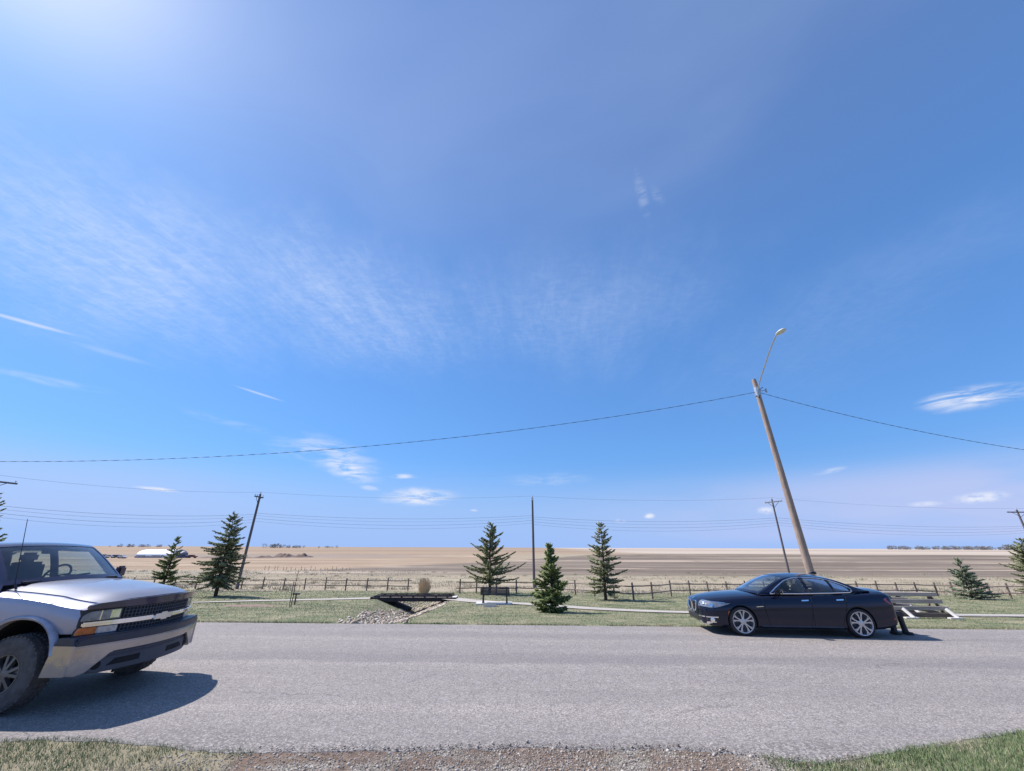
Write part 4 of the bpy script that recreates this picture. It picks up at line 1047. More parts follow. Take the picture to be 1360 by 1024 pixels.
def boolean_cut(obj, cutters):
    """cut the wheel openings into the body, keep the result as plain mesh data"""
    tmp = []
    for c in cutters:
        o = c.build('cutter', MT['dark']); o.parent = obj.parent; tmp.append(o)
        md = obj.modifiers.new('b', 'BOOLEAN'); md.object = o; md.operation = 'DIFFERENCE'; md.solver = 'EXACT'
    bpy.context.view_layer.update()
    me = bpy.data.meshes.new_from_object(obj.evaluated_get(bpy.context.evaluated_depsgraph_get()))
    obj.modifiers.clear(); old = obj.data; obj.data = me
    for o in tmp: bpy.data.objects.remove(o)
    return obj
def resmooth(obj, ang):
    bm = bmesh.new(); bm.from_mesh(obj.data); bmesh.ops.recalc_face_normals(bm, faces=bm.faces[:])
    for f in bm.faces: f.smooth = True
    for e in bm.edges: e.smooth = not (len(e.link_faces) == 2 and e.calc_face_angle(0) > ang)
    bm.to_mesh(obj.data); bm.free()
def bvh_of(obj):
    bm = bmesh.new(); bm.from_mesh(obj.data); b = BVHTree.FromBMesh(bm); bm.free(); return b
def decal(name, pts, bvh, m, parent, off=.004, thick=.012, cuts=3, smooth=.6, ref=None):
    """a thin shaped piece that follows the body's surface: outline points are carried to the nearest surface"""
    bm = bmesh.new(); vs = [bm.verts.new(p) for p in pts]; bm.faces.new(vs)
    bmesh.ops.triangulate(bm, faces=bm.faces[:])
    bmesh.ops.subdivide_edges(bm, edges=bm.edges[:], cuts=cuts, use_grid_fill=True)
    nrm = {}
    for v in bm.verts:
        loc, no, idx, dist = bvh.find_nearest(v.co)
        if ref is not None and no.dot(Vector(ref)) < 0: no = -no
        v.co = loc + no * off; nrm[v] = no.copy()
    top = bm.faces[:]; bound = [e for e in bm.edges if len(e.link_faces) == 1]
    r = bmesh.ops.extrude_edge_only(bm, edges=bound)
    nv = [g for g in r['geom'] if isinstance(g, bmesh.types.BMVert)]
    for v in nv:
        s = min(nrm, key=lambda q: (q.co - v.co).length_squared); v.co = v.co - nrm[s] * (thick + off)
    bmesh.ops.recalc_face_normals(bm, faces=bm.faces[:])
    # make the visible face look outwards
    f = max(top, key=lambda q: q.calc_area()); v = f.verts[0]
    if f.normal.dot(nrm.get(v, f.normal)) < 0: bmesh.ops.reverse_faces(bm, faces=bm.faces[:])
    for f in bm.faces: f.smooth = True
    for e in bm.edges: e.smooth = not (len(e.link_faces) == 2 and e.calc_face_angle(0) > smooth)
    me = bpy.data.meshes.new(name); bm.to_mesh(me); bm.free(); me.materials.append(m)
    return link(name, me, parent)
def seam(name, pts, bvh, m, parent, r=.006, off=.0, n_=12):
    P = []
    for i in range(len(pts) - 1):
        for k in range(n_):
            P.append(Vector(pts[i]).lerp(Vector(pts[i + 1]), k / n_))
    P.append(Vector(pts[-1])); Q = []
    for p in P:
        loc, no, a, b = bvh.find_nearest(p); Q.append(loc + no * off)
    return MB().tube(Q, r, 5).build(name, m, parent, smooth=1)
def resample(pts, n_):
    P = [Vector(p) for p in pts]; d = [0]
    for a, b in zip(P, P[1:]): d.append(d[-1] + (b - a).length)
    out = []
    for k in range(n_):
        t = d[-1] * k / (n_ - 1); i = max(j for j in range(len(d)) if d[j] <= t + 1e-9); i = min(i, len(P) - 2)
        out.append(P[i].lerp(P[i + 1], (t - d[i]) / max(1e-9, d[i + 1] - d[i])))
    return out
def smooth_pts(P, it=2):
    for _ in range(it): P = [P[0]] + [(P[i - 1] + P[i] * 2 + P[i + 1]) / 4 for i in range(1, len(P) - 1)] + [P[-1]]
    return P
def greenhouse(root, body_mat, belt, rail, crown, bulge, ws, rw, windows, glass, wsglass, roofmat, names=('cabin_side', 'roof', 'windshield', 'rear_window'), vm=.93, n_=61, it=3):
    """cabin shell: a crowned sheet between the two roof rails (windscreen, roof, rear window) and two side frames with window openings"""
    R0 = smooth_pts(resample(rail, n_), it)
    def S(t, v):
        f = t * (n_ - 1); i = min(n_ - 2, int(f)); p = R0[i].lerp(R0[i + 1], f - i)
        return Vector((p.x + bulge(t) * (1 - v * v), p.y * v, p.z + crown(t) * (1 - v * v)))
    nv = 18
    def patch(t0, t1, v0, v1, off=0., nt=None):
        nt = nt or max(2, int((t1 - t0) * 60)); m_ = max(2, int((v1 - v0) / 2 * nv)); vs = []; fs = []
        for i in range(nt + 1):
            for j in range(m_ + 1):
                t = t0 + (t1 - t0) * i / nt; v = v0 + (v1 - v0) * j / m_; p = S(t, v)
                if off:
                    e = 1e-3; nn = (S(min(1, t + e), v) - S(max(0, t - e), v)).cross(S(t, v + e) - S(t, v - e)).normalized()
                    if nn.z < 0: nn = -nn
                    p = p - nn * off
                vs.append(p)
        for i in range(nt):
            for j in range(m_): fs.append((i * (m_ + 1) + j, i * (m_ + 1) + j + 1, (i + 1) * (m_ + 1) + j + 1, (i + 1) * (m_ + 1) + j))
        return vs, fs
    def solid(mb, vs, fs, th):
        bm = bmesh.new(); bv = [bm.verts.new(v) for v in vs]
        for f in fs: bm.faces.new([bv[i] for i in f])
        bmesh.ops.recalc_face_normals(bm, faces=bm.faces[:])
        bmesh.ops.solidify(bm, geom=bm.faces[:], thickness=th)
        for i, v in enumerate(bm.verts): v.index = i
        mb.add([v.co.copy() for v in bm.verts], [[v.index for v in f.verts] for f in bm.faces]); bm.free()
    roof = MB()
    for a in [(0, ws[0], -1, 1), (ws[0], ws[1], -1, -vm), (ws[0], ws[1], vm, 1), (ws[1], rw[0], -1, 1), (rw[0], rw[1], -1, -vm), (rw[0], rw[1], vm, 1), (rw[1], 1, -1, 1)]:
        if a[1] - a[0] < 1e-4: continue
        vs, fs = patch(*a); solid(roof, vs, fs, .02)
    roof.build(names[1], roofmat, root, smooth=.5)
    for nm, (a, b), g in ((names[2], ws, wsglass), (names[3], rw, glass)):
        vs, fs = patch(a, b, -vm, vm, .006); MB().add(vs, fs).build(nm, g, root, smooth=1)
    xs = [p.x for p in R0]
    order = sorted(R0, key=lambda p: p.x); ox = [p.x for p in order]
    bb = sorted([Vector(p) for p in belt], key=lambda p: p.x); bx = [p.x for p in bb]
    def side_map(x, z, sg, off=0.):
        zr = float(np.interp(x, ox, [p.z for p in order])); yr = float(np.interp(x, ox, [p.y for p in order]))
        zb_ = float(np.interp(x, bx, [p.z for p in bb])); yb = float(np.interp(x, bx, [p.y for p in bb]))
        f = (z - zb_) / max(.02, zr - zb_); f = min(1.05, max(-.6, f))
        if zr - zb_ < .06: f = min(1, max(0, f))
        return Vector((x, sg * (yb + (yr - yb) * f + .02 * math.sin(PI * min(1, max(0, f))) - off), z))
    outer = [(p.x, p.z) for p in R0] + [(p.x, p.z) for p in reversed(resample([p for p in bb][::-1], 40))]
    for sg in (1, -1):
        loops = [[Vector((x, z, 0)) for x, z in outer]] + [[Vector((p.x, p.y, 0)) for p in resample([Vector((x, z, 0)) for x, z in w + [w[0]]], 41)[:-1]] for w in windows]
        tri = tessellate_polygon(loops); flat = [p for l in loops for p in l]
        vs = [side_map(p.x, p.y, sg) for p in flat]; mb = MB()
        ff = [f for f in tri if (flat[f[1]] - flat[f[0]]).cross(flat[f[2]] - flat[f[0]]).length > 1e-7]
        bm = bmesh.new(); bv = [bm.verts.new(v) for v in vs]
        for f in ff:
            try: bm.faces.new([bv[i] for i in f])
            except ValueError: pass
        bmesh.ops.recalc_face_normals(bm, faces=bm.faces[:]); bmesh.ops.solidify(bm, geom=bm.faces[:], thickness=.018)
        for i, v in enumerate(bm.verts): v.index = i
        mb.add([v.co.copy() for v in bm.verts], [[v.index for v in f.verts] for f in bm.faces]); bm.free()
        mb.build(names[0], body_mat, root, smooth=.5)
        for w in windows:
            P = [Vector((x, z, 0)) for x, z in w]; bm = bmesh.new(); bm.faces.new([bm.verts.new(p) for p in P])
            for k in range(-60, 30):
                bmesh.ops.bisect_plane(bm, geom=bm.verts[:] + bm.edges[:] + bm.faces[:], plane_co=(k * .12, 0, 0), plane_no=(1, 0, 0), dist=1e-5)
            for k in range(0, 30):
                bmesh.ops.bisect_plane(bm, geom=bm.verts[:] + bm.edges[:] + bm.faces[:], plane_co=(0, k * .12, 0), plane_no=(0, 1, 0), dist=1e-5)
            for v in bm.verts: v.co = side_map(v.co.x, v.co.y, sg, .010)
            me = bpy.data.meshes.new('side_window')
            for f in bm.faces: f.smooth = True
            bm.to_mesh(me); bm.free(); me.materials.append(glass); link('side_window', me, root)
    return S, side_map
def wheel(root, pos, r, w, rim_r, sg, tyre_m, rim_m, style, hub_in=.03):
    """sg = outward side; tyre with tread blocks and sidewall, rim with spokes"""
    o = thing('wheel', pos, 0, 1); o.parent = root
    h = w / 2
    prof = [(rim_r * .98, -h * .92), (rim_r * 1.06, -h * .98), (r * .86, -h * 1.0), (r * .95, -h * .93), (r * .985, -h * .80), (r, -h * .55), (r, h * .55), (r * .985, h * .80), (r * .95, h * .93), (r * .86, h * 1.0), (rim_r * 1.06, h * .98), (rim_r * .98, h * .92)]
    mb = MB().lathe(prof, 'y', n=48); 
    if style == 'truck':
        for k in range(44):
            a = 2 * PI * k / 44; R2 = Matrix.Rotation(-a, 3, 'Y')
            for yy, ww in ((-.80, .3), (-.28, .26), (.28, .26), (.80, .3)):
                mb.box(R2 @ Vector((r * (.985 if abs(yy) > .5 else 1.0) + .001, h * yy, 0)) , (.018, w * ww * .5, .034), R2 @ Matrix.Rotation(.25 * (1 if yy > 0 else -1), 3, 'X'))
    mb.build('tyre', tyre_m, o, smooth=.7)
    q = sg * h
    mb = MB().lathe([(rim_r * 1.04, q * .93), (rim_r * 1.03, q * 1.0), (rim_r * .97, q * .98), (rim_r * .93, q * .80), (rim_r * .90, q * .2), (rim_r * .88, -q * .9)], 'y', n=44)
    if style == 'sedan':
        for k in range(5):
            for s_ in (-1, 1):
                a0 = 2 * PI * k / 5 + .3; a1 = a0 + s_ * .20; a2 = a0 + s_ * .055
                p0 = Vector((math.cos(a2) * rim_r * .16, q * .84, math.sin(a2) * rim_r * .16)); p1 = Vector((math.cos(a1) * rim_r * .95, q * .90, math.sin(a1) * rim_r * .95))
                mb.beam(p0, p1, .030, .030, (0, 1, 0))
                a3 = a0 + s_ * .36; p2 = p0.lerp(p1, .62); p3 = Vector((math.cos(a3) * rim_r * .95, q * .88, math.sin(a3) * rim_r * .95)); mb.beam(p2, p3, .016, .02, (0, 1, 0))
        mb.lathe([(0, q * .95), (.045, q * .94), (.075, q * .85), (.08, q * .5)], 'y', n=20)
    else:
        for k in range(5):
            a0 = 2 * PI * k / 5 + .15
            for s_ in (-1, 1):
                a1 = a0 + s_ * .26; a2 = a0 + s_ * .17
                p0 = Vector((math.cos(a2) * rim_r * .22, q * .78, math.sin(a2) * rim_r * .22)); p1 = Vector((math.cos(a1) * rim_r * .93, q * .70, math.sin(a1) * rim_r * .93))
                mb.beam(p0, p1, .032, .05, (0, 1, 0))
            a = a0; mb.beam(Vector((math.cos(a) * rim_r * .4, q * .55, math.sin(a) * rim_r * .4)), Vector((math.cos(a) * rim_r * .9, q * .55, math.sin(a) * rim_r * .9)), .05, .03, (0, 1, 0))
        mb.lathe([(0, q * .95), (.05, q * .94), (.062, q * .90), (.065, q * .70), (.085, q * .68), (.09, q * .4)], 'y', n=20)
    mb.build('rim', rim_m, o, smooth=.5)
    MB().lathe([(0, q * .30), (rim_r * .62, q * .30), (rim_r * .62, q * .12), (rim_r * .90, q * .10), (rim_r * .90, -q * .1), (0, -q * .1)], 'y', n=32).build('brake_disc', MT['dark'] if style == 'truck' else MT['valance'], o, smooth=.5)
    return o
def steering(root, c, rr, tilt):
    mb = MB(); pts = [Vector((0, math.cos(a) * rr, math.sin(a) * rr)) for a in np.linspace(0, 2 * PI, 25)]
    Rm = Matrix.Rotation(tilt, 3, 'Y'); mb.tube([Rm @ p + Vector(c) for p in pts], .016, 8, False)
    for a in (.2, PI - .2, -PI / 2): mb.beam(Vector(c), Rm @ Vector((0, math.cos(a) * rr, math.sin(a) * rr)) + Vector(c), .03, .015)
    mb.tube([Vector(c), Vector(c) + Vector((.25, 0, -.12))], .03, 8)
    return mb.build('steering_wheel', MT['black'], root, smooth=.7)

# ------------------------------------------------------------------ pickup truck (front half in the picture)
TRX = thing('pickup_truck', (-6.48, 7.22, .045), R_(-3.0), 1.05, 'silver pickup truck with dark roof and chrome bumper cut off by the left edge', 'pickup truck')
def tsm(x): t = min(1, max(0, (x + .35) / 1.15)); return t * t * (3 - 2 * t)
def twarp(co): return Vector((co.x - .38 * co.y * co.y * tsm(co.x), co.y, co.z))
#      x,   w,   zb,  zshoulder, zcentre
TK = [(.93, .905, .80, 1.125, 1.19), (.86, .925, .80, 1.14, 1.225), (.70, .945, .80, 1.165, 1.275), (.46, .965, .80, 1.205, 1.305), (.44, .966, .56, 1.21, 1.308), (0, .975, .56, 1.245, 1.36), (-.45, .98, .56, 1.275, 1.395), (-.62, .98, .56, 1.285, 1.40),
      (-.80, .98, .56, 1.295, 1.335), (-1.2, .98, .56, 1.30, 1.31), (-3.15, .98, .56, 1.30, 1.31), (-3.2, .98, .56, 1.30, 1.31)]
def tsec(x):
    w, zb, zs, zc = lerp_keys(TK, x)
    hood = x > -.70
    e = zs + (zc - zs) * (.55 if hood else .5)
    h = [(0, zb), (w - .10, zb), (w - .02, zb + .03), (w, zb + .12), (w + .002, (zb + zs) / 2 + .05), (w - .004, zs - .10), (w - .012, zs - .055), (w - .022, zs - .028), (w - .105, zs + .012)]
    if hood: h += [(w - .150, zs + .022), (w - .158, zs + .012), (w - .166, zs + .026), (w - .22, zs + .045 * min(1, (zc - zs) * 9)), (w * .60, zs + (zc - zs) * .80), (w * .3, zc - .006), (0, zc)]
    else: h += [(w - .150, zs + .006), (w - .158, zs - .01), (w - .166, zs - .02), (w - .22, zs - .03), (w * .60, zs - .03), (w * .3, zs - .03), (0, zs - .03)]
    return [(x, y, z) for y, z in h]
txs = [.93, .90, .86, .8, .7, .6, .52, .46, .44] + list(np.linspace(.38, -.66, 64)) + [-.70, -.72] + list(np.linspace(-.8, -3.15, 30))
vs, fs = loft([tsec(x) for x in txs])
body = MB().add(vs, fs).build('body', [MT['truck'], MT['dark']], TRX, smooth=.5, warp=twarp)
boolean_cut(body, [arch_cutter(-.03, .53, .58, .42, .45, 1.2), arch_cutter(-.03, .53, .58, .42, -1.2, -.45)])
for p in body.data.polygons:
    c = p.center; n_ = p.normal
    inside = (abs(c.y) < .93 and c.z < 1.02 and abs(c.x + .03) < .56 and (abs(n_.y) < .8 or abs(c.y) < .5)) or n_.z < -.9 or (c.x < -.71 and c.z > 1.2 and n_.z > .8 and abs(c.y) < .79)
    p.material_index = 1 if inside else 0
resmooth(body, .5)
tb = bvh_of(body)
# hood: its own panel laid flush over the loft, with a centre bulge
hv = []; hf = []; HN = 22; HM = 16
for i in range(HN + 1):
    x = .915 - (.915 + .69) * i / HN; w, zb_, zs, zc = lerp_keys(TK, x)
    for j in range(HM + 1):
        v = j / HM * 2 - 1; y = v * (w - .165); a = abs(y); 
        z = float(np.interp(a, [0, w * .3, w * .60, w - .22, w - .166], [zc, zc - .006, zs + (zc - zs) * .80, zs + .045 * min(1, (zc - zs) * 9), zs + .026])) + .008
        z += .006 * max(0, min(1, (.55 - a) / .06)) * min(1, max(0, (x + .6) / .3))
        hv.append((x, y, z))
for i in range(HN):
    for j in range(HM): hf.append((i * (HM + 1) + j, i * (HM + 1) + j + 1, (i + 1) * (HM + 1) + j + 1, (i + 1) * (HM + 1) + j))
MB().add(hv, hf).build('hood', MT['hoodpaint'], TRX, smooth=.6, warp=twarp)
def tp(name, poly, xa, xb, m, parent=TRX, sm=.5, bev=.0, cut=.06):
    return MB().prism(poly, 'x', xa, xb).build(name, m, parent, smooth=sm, warp=twarp, cuts=[(1, cut)], bevel=bev)
tp('hood_deflector', [(-.87, 1.105), (.87, 1.105), (.87, 1.15), (.80, 1.172), (.45, 1.197), (0, 1.207), (-.45, 1.197), (-.80, 1.172), (-.87, 1.15)], .925, .985, MT['truckdark'], bev=.008)
tp('grille_surround', [(-.90, .795), (.90, .795), (.90, 1.10), (-.90, 1.10)], .90, .936, MT['black'])
gr = tp('grille', [(-.53, .805), (.53, .805), (.53, 1.095), (-.53, 1.095)], .93, .945, MT['dark'])
mb = MB()
for z0, z1 in ((.812, .892), (.968, 1.092)):
    k = 3 if z1 - z0 > .1 else 2
    for i in range(k + 1): mb.prism([(-.52, z0 + (z1 - z0) * i / k - .004), (.52, z0 + (z1 - z0) * i / k - .004), (.52, z0 + (z1 - z0) * i / k + .004), (-.52, z0 + (z1 - z0) * i / k + .004)], 'x', .944, .957)
    for i in range(25):
        y = -.52 + 1.04 * i / 24; mb.prism([(y - .004, z0), (y + .004, z0), (y + .004, z1), (y - .004, z1)], 'x', .944, .955)
mb.build('mesh', MT['valance'], gr, warp=twarp, cuts=[(1, .08)])
tp('grille_bar', [(-.88, .902), (.88, .902), (.88, .955), (-.88, .955)], .935, .975, MT['chrome'], bev=.012)
tp('emblem', [(-.15, .895), (-.045, .895), (-.045, .880), (.045, .880), (.055, .895), (.135, .895), (.15, .962), (.05, .962), (.045, .978), (-.045, .978), (-.055, .962), (-.135, .962)], .974, .992, MT['gold'])
for s in (-1, 1):
    def mr(L): return [(s * y, z) for y, z in (L if s > 0 else L[::-1])]
    hl = tp('headlight', mr([(.555, .968), (.895, .968), (.885, 1.035), (.845, 1.075), (.56, 1.09)]), .935, .960, MT['lampglass'], bev=.006)
    tp('reflector', mr([(.575, .985), (.66, .985), (.66, 1.078), (.575, 1.08)]), .957, .9635, MT['chrome'], hl)
    tp('divider', mr([(.745, .970), (.753, .970), (.753, 1.082), (.745, 1.082)]), .957, .9655, MT['chrome'], hl)
    tp('parking_light', mr([(.555, .812), (.745, .812), (.745, .892), (.555, .892)]), .935, .960, MT['clearlens'], bev=.006)
    tp('turn_signal', mr([(.747, .812), (.91, .812), (.905, .85), (.895, .892), (.747, .892)]), .935, .958, MT['amber'], bev=.006)
# bumper: rubber cap, chrome blade with drooping ends, grey valance with slots
def bw(co): t = min(1, max(0, (co.x - .30) / .55)); return Vector((co.x - .30 * co.y * co.y * t, co.y, co.z))
def bp(name, poly, xa, xb, m, parent=TRX, bev=0., cut=.06): return MB().prism(poly, 'x', xa, xb).build(name, m, parent, smooth=.5, warp=bw, cuts=[(1, cut)], bevel=bev)
bm_ = bp('bumper', [(-.99, .705), (-.99, .40), (-.88, .375), (-.80, .40), (-.60, .595), (.60, .595), (.80, .40), (.88, .375), (.99, .40), (.99, .705)], .90, 1.045, MT['chromedust'], bev=.018)
bp('bumper_cap', [(-.985, .702), (.985, .702), (.965, .775), (.87, .808), (-.87, .808), (-.965, .775)], .88, 1.06, MT['cap'], bm_, bev=.016)
va = bp('valance', [(-.81, .41), (-.60, .59), (.60, .59), (.81, .41), (.70, .365), (-.70, .365)], .86, 1.0, MT['valance'], bm_, bev=.012)
bp('air_slot', [(-.60, .43), (-.22, .43), (-.22, .50), (-.52, .50)], .96, 1.004, MT['dark'], va)
bp('air_slot', [(.22, .43), (.60, .43), (.52, .50), (.22, .50)], .96, 1.004, MT['dark'], va)
bp('valance_step', [(-.66, .535), (.66, .535), (.66, .548), (-.66, .548)], .985, 1.012, MT['cap'], va)
for s in (-1, 1):
    P = [(.42, .40), (.42, .715), (.62, .715), (.80, .715), (.80, .40)]
    MB().prism([(.46, .385), (.50, .715), (.765, .715), (.765, .395)], 'y', s * .90, s * .992).build('bumper_end', MT['chromedust'], bm_, bevel=.012, smooth=.5)
    MB().prism([(.50, .713), (.54, .80), (.74, .80), (.77, .713)], 'y', s * .895, s * .988).build('bumper_end_cap', MT['cap'], bm_, bevel=.01, smooth=.5)
    MB().lathe([(0, .99), (.045, .99), (.05, 1.0), (.0, 1.008)], 'x', (0, s * .70, .455), 16).build('tow_hook_hole', MT['dark'], va, warp=bw)
    # flare round the wheel opening: a flat raised lip
    def arc(k, kb):
        out = []
        for q in range(31):
            t = PI * (.085 + .83 * q / 30); c, s_ = math.cos(t), math.sin(t); p_ = 2.3
            out.append((-.03 + .528 * k * abs(c) ** (2 / p_) * (1 if c > 0 else -1), .42 + .578 * kb * abs(s_) ** (2 / p_)))
        return out
    ia, oa = arc(1.0, 1.0), arc(1.10, 1.08); mb = MB()
    for q in range(30):
        mb.prism([ia[q], ia[q + 1], oa[q + 1], oa[q]], 'y', s * .93, s * 1.0)
    MB().prism(ia + oa[::-1], 'y', s * .93, s * 1.0)
    mb2 = MB(); n1 = len(ia); vs2 = []
    for (x_, z_), (X_, Z_) in zip(ia, oa): vs2 += [(x_, s * .90, z_), (x_, s * .992, z_), ((x_ + X_) / 2, s * 1.008, (z_ + Z_) / 2), (X_, s * .985, Z_), (X_, s * .93, Z_)]
    fs2 = [(q * 5 + k, q * 5 + k + 1, (q + 1) * 5 + k + 1, (q + 1) * 5 + k) for q in range(n1 - 1) for k in range(4)]
    mb2.add(vs2, fs2).build('wheel_flare', MT['flare'], TRX, smooth=.9)
    for x, nm in ((-.06, 0), (-3.35 - .29, 1)):
        wheel(TRX, (x, s * .845, .405), .41, .25, .205, s, MT['tyredust'], MT['rimdark'], 'truck')
    # mirror, handles, antenna
    mo = MB().bbox((-.95, s * 1.04, 1.46), (.09, .15, .19), .03).build('mirror', MT['truckdark'], TRX, smooth=.5)
    MB().beam((-.90, s * .92, 1.42), (-.95, s * .99, 1.43), .05, .05).build('mirror_arm', MT['black'], mo)
    MB().bbox((-.998, s * 1.04, 1.46), (.008, .12, .15), .003).build('mirror_glass', MT['chrome'], mo)
    d_ = seam('door', [(-.88, s, 1.29), (-.88, s, .62), (-1.95, s, .58), (-2.02, s, 1.29)], tb, MT['dark'], TRX, .006)
    MB().bbox((-1.86, s * .992, 1.12), (.17, .03, .05), .01).build('handle', MT['black'], d_)
    MB().tube([(-.60 - .0, s * .28 + .0, 1.415), (-.70, s * .02 + .05, 1.455), (-.74, s * -.2 + .1, 1.47)], .012, 6).build('wiper', MT['black'], TRX)
MB().tube([(-.55, -.80, 1.33), (-.60, -.80, 1.40)], .014, 8).tube([(-.60, -.80, 1.40), (-.83, -.80, 2.24)], [.006, .0035], 6).build('antenna', MT['black'], TRX)
MB().bbox((-.68, 0, 1.40), (.14, 1.36, .03), .008).build('cowl', MT['black'], TRX)
tbelt = [(-.64, .90, 1.30), (-1.2, .925, 1.31), (-2.0, .93, 1.31), (-3.12, .92, 1.31)]
trail = [(-.70, .85, 1.375), (-.80, .815, 1.48), (-1.04, .755, 1.70), (-1.28, .695, 1.885), (-1.36, .69, 1.905), (-1.55, .69, 1.91), (-2.2, .69, 1.915), (-2.85, .68, 1.90), (-2.96, .67, 1.88), (-3.05, .74, 1.60), (-3.11, .80, 1.33)]
def tcr(t): return float(np.interp(t, [0, .05, .25, .32, .75, .82, 1], [.035, .03, .03, .03, .03, .02, .0]))
def tbu(t): return float(np.interp(t, [0, .15, .28, .35, .7, .85, 1], [.14, .12, .07, .0, 0, -.04, -.04]))
twin = [[(-.95, 1.35), (-1.36, 1.80), (-1.96, 1.82), (-1.96, 1.35)], [(-2.10, 1.36), (-2.10, 1.81), (-2.80, 1.80), (-2.92, 1.36)]]
tS, tmap = greenhouse(TRX, MT['truckdark'], tbelt, trail, tcr, tbu, (.025, .245), (.82, .96), twin, MT['glass'], MT['wsglass'], MT['truckdark'], vm=.95)
MB().bbox((-1.02, 0, 1.345), (.62, 1.40, .10), .03).build('dashboard', MT['dash'], TRX, smooth=.5)
steering(TRX, (-1.42, .40, 1.42), .19, .45)
for y in (-.42, .42):
    st = MB().bbox((-2.02, y, 1.42), (.16, .50, .42), .05, Matrix.Rotation(-.15, 3, 'Y')).build('seat', MT['seat'], TRX, smooth=.5)
    MB().bbox((-2.06, y, 1.70), (.10, .26, .16), .04).build('headrest', MT['seat'], st, smooth=.5)
MB().bbox((-2.86, 0, 1.46), (.14, 1.3, .34), .05).build('seat', MT['seat'], TRX, smooth=.5)
MB().bbox((-1.30, .06, 1.80), (.03, .24, .075), .015).build('rear_view_mirror', MT['black'], TRX)
for s in (-1, 1): MB().bbox((-1.36, s * .33, 1.855), (.16, .40, .02), .008, Matrix.Rotation(-.25, 3, 'Y')).build('sun_visor', MT['seat'], TRX)
# load bed behind the cab
mb = MB(); bz0, bz1 = .60, 1.29
for s in (-1, 1): mb.bbox((-4.22, s * .94, (bz0 + bz1) / 2), (2.05, .10, bz1 - bz0), .03)
mb.bbox((-3.245, 0, .95), (.05, 1.78, .66), .01).bbox((-4.22, 0, .68), (2.0, 1.78, .06), .01)
bed = mb.build('load_bed', [MT['truck'], MT['dark']], TRX, smooth=.5)
boolean_cut(bed, [arch_cutter(-3.64, .50, .54, .42, .80, 1.2), arch_cutter(-3.64, .50, .54, .42, -1.2, -.80)]); resmooth(bed, .5)
MB().bbox((-5.26, 0, .96), (.05, 1.76, .62), .012).build('tailgate', MT['truck'], TRX)
for s in (-1, 1): MB().bbox((-5.255, s * .935, 1.02), (.03, .10, .38), .01).build('tail_light', MT['red'], TRX)
MB().bbox((-5.36, 0, .60), (.16, 1.9, .17), .02).build('rear_bumper', MT['chrome'], TRX)
mb = MB().box((-2.2, .42, .52), (6.0, .10, .14)).box((-2.2, -.42, .52), (6.0, .10, .14)).tube([(0.03, -.72, .40), (0.03, .72, .40)], .05, 8).tube([(-3.64, -.72, .40), (-3.64, .72, .40)], .06, 8).box((.4, 0, .55), (.5, .9, .25)).box((-.6, 0, .50), (.8, .5, .25))
mb.build('chassis', MT['dark'], TRX)

# ------------------------------------------------------------------ dark sedan
SED = thing('sedan_car', (5.85, 12.25, .035), R_(175), .94, 'dark navy four-door sedan with bright alloy wheels parked facing left', 'car')
#      x,   w,   zb,  zsh, zc
SK = [(.965, .40, .34, .60, .70), (.94, .56, .27, .66, .765), (.86, .70, .215, .71, .825), (.74, .79, .19, .75, .865), (.55, .855, .18, .79, .905), (.3, .90, .175, .825, .94), (0, .92, .17, .86, .97), (-.3, .925, .17, .885, .992), (-.55, .928, .17, .905, 1.0), (-.9, .93, .17, .93, .985),
      (-1.6, .932, .17, .95, .985), (-2.4, .932, .17, .97, 1.0), (-2.95, .93, .17, .985, 1.03), (-3.3, .915, .18, 1.005, 1.09), (-3.55, .895, .20, 1.01, 1.105), (-3.75, .875, .24, 1.005, 1.11), (-3.86, .85, .28, .985, 1.10), (-3.92, .80, .33, .93, 1.02), (-3.955, .70, .40, .84, .88)]
def ssec(x):
    w, zb, zs, zc = lerp_keys(SK, x); h = zs - zb
    L = [(0, zb), (w * .80, zb), (w * .93, zb + .015), (w * .985, zb + .07), (w * .990, zb + .12 * h + .05), (w * .992, zb + .33 * h), (w, zb + .55 * h), (w * .998, zb + .72 * h), (w * .985, zb + .80 * h), (w * .978, zb + .84 * h), (w * .955, zs - .035), (w * .915, zs), (w * .86, zs + (zc - zs) * .22), (w * .74, zs + (zc - zs) * .52), (w * .5, zs + (zc - zs) * .82), (w * .25, zc - .004), (0, zc)]
    return [(x, y, z) for y, z in L]
sxs = [.965, .955, .94, .91, .87, .82, .74, .65, .55] + list(np.linspace(.45, -3.55, 52)) + [-3.65, -3.75, -3.82, -3.87, -3.90, -3.93, -3.955]
vs, fs = loft([ssec(x) for x in sxs])
sb_ = MB().add(vs, fs).build('body', [MT['sedan'], MT['dark']], SED, smooth=.6)
sbv0 = bvh_of(sb_)
boolean_cut(sb_, [arch_cutter(x, .375, .385, .325, s * .55, s * 1.2, 2.05) for x in (0, -2.93) for s in (1, -1)])
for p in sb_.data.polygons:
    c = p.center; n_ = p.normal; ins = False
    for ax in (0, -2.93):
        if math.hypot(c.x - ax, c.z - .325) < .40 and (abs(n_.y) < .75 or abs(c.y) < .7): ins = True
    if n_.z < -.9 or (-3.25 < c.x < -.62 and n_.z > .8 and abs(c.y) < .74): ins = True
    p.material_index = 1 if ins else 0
resmooth(sb_, .6); sv = bvh_of(sb_)
sbelt = [(-.62, .80, .955), (-.9, .83, .965), (-1.6, .845, .985), (-2.4, .845, 1.005), (-2.95, .825, 1.03), (-3.42, .74, 1.07)]
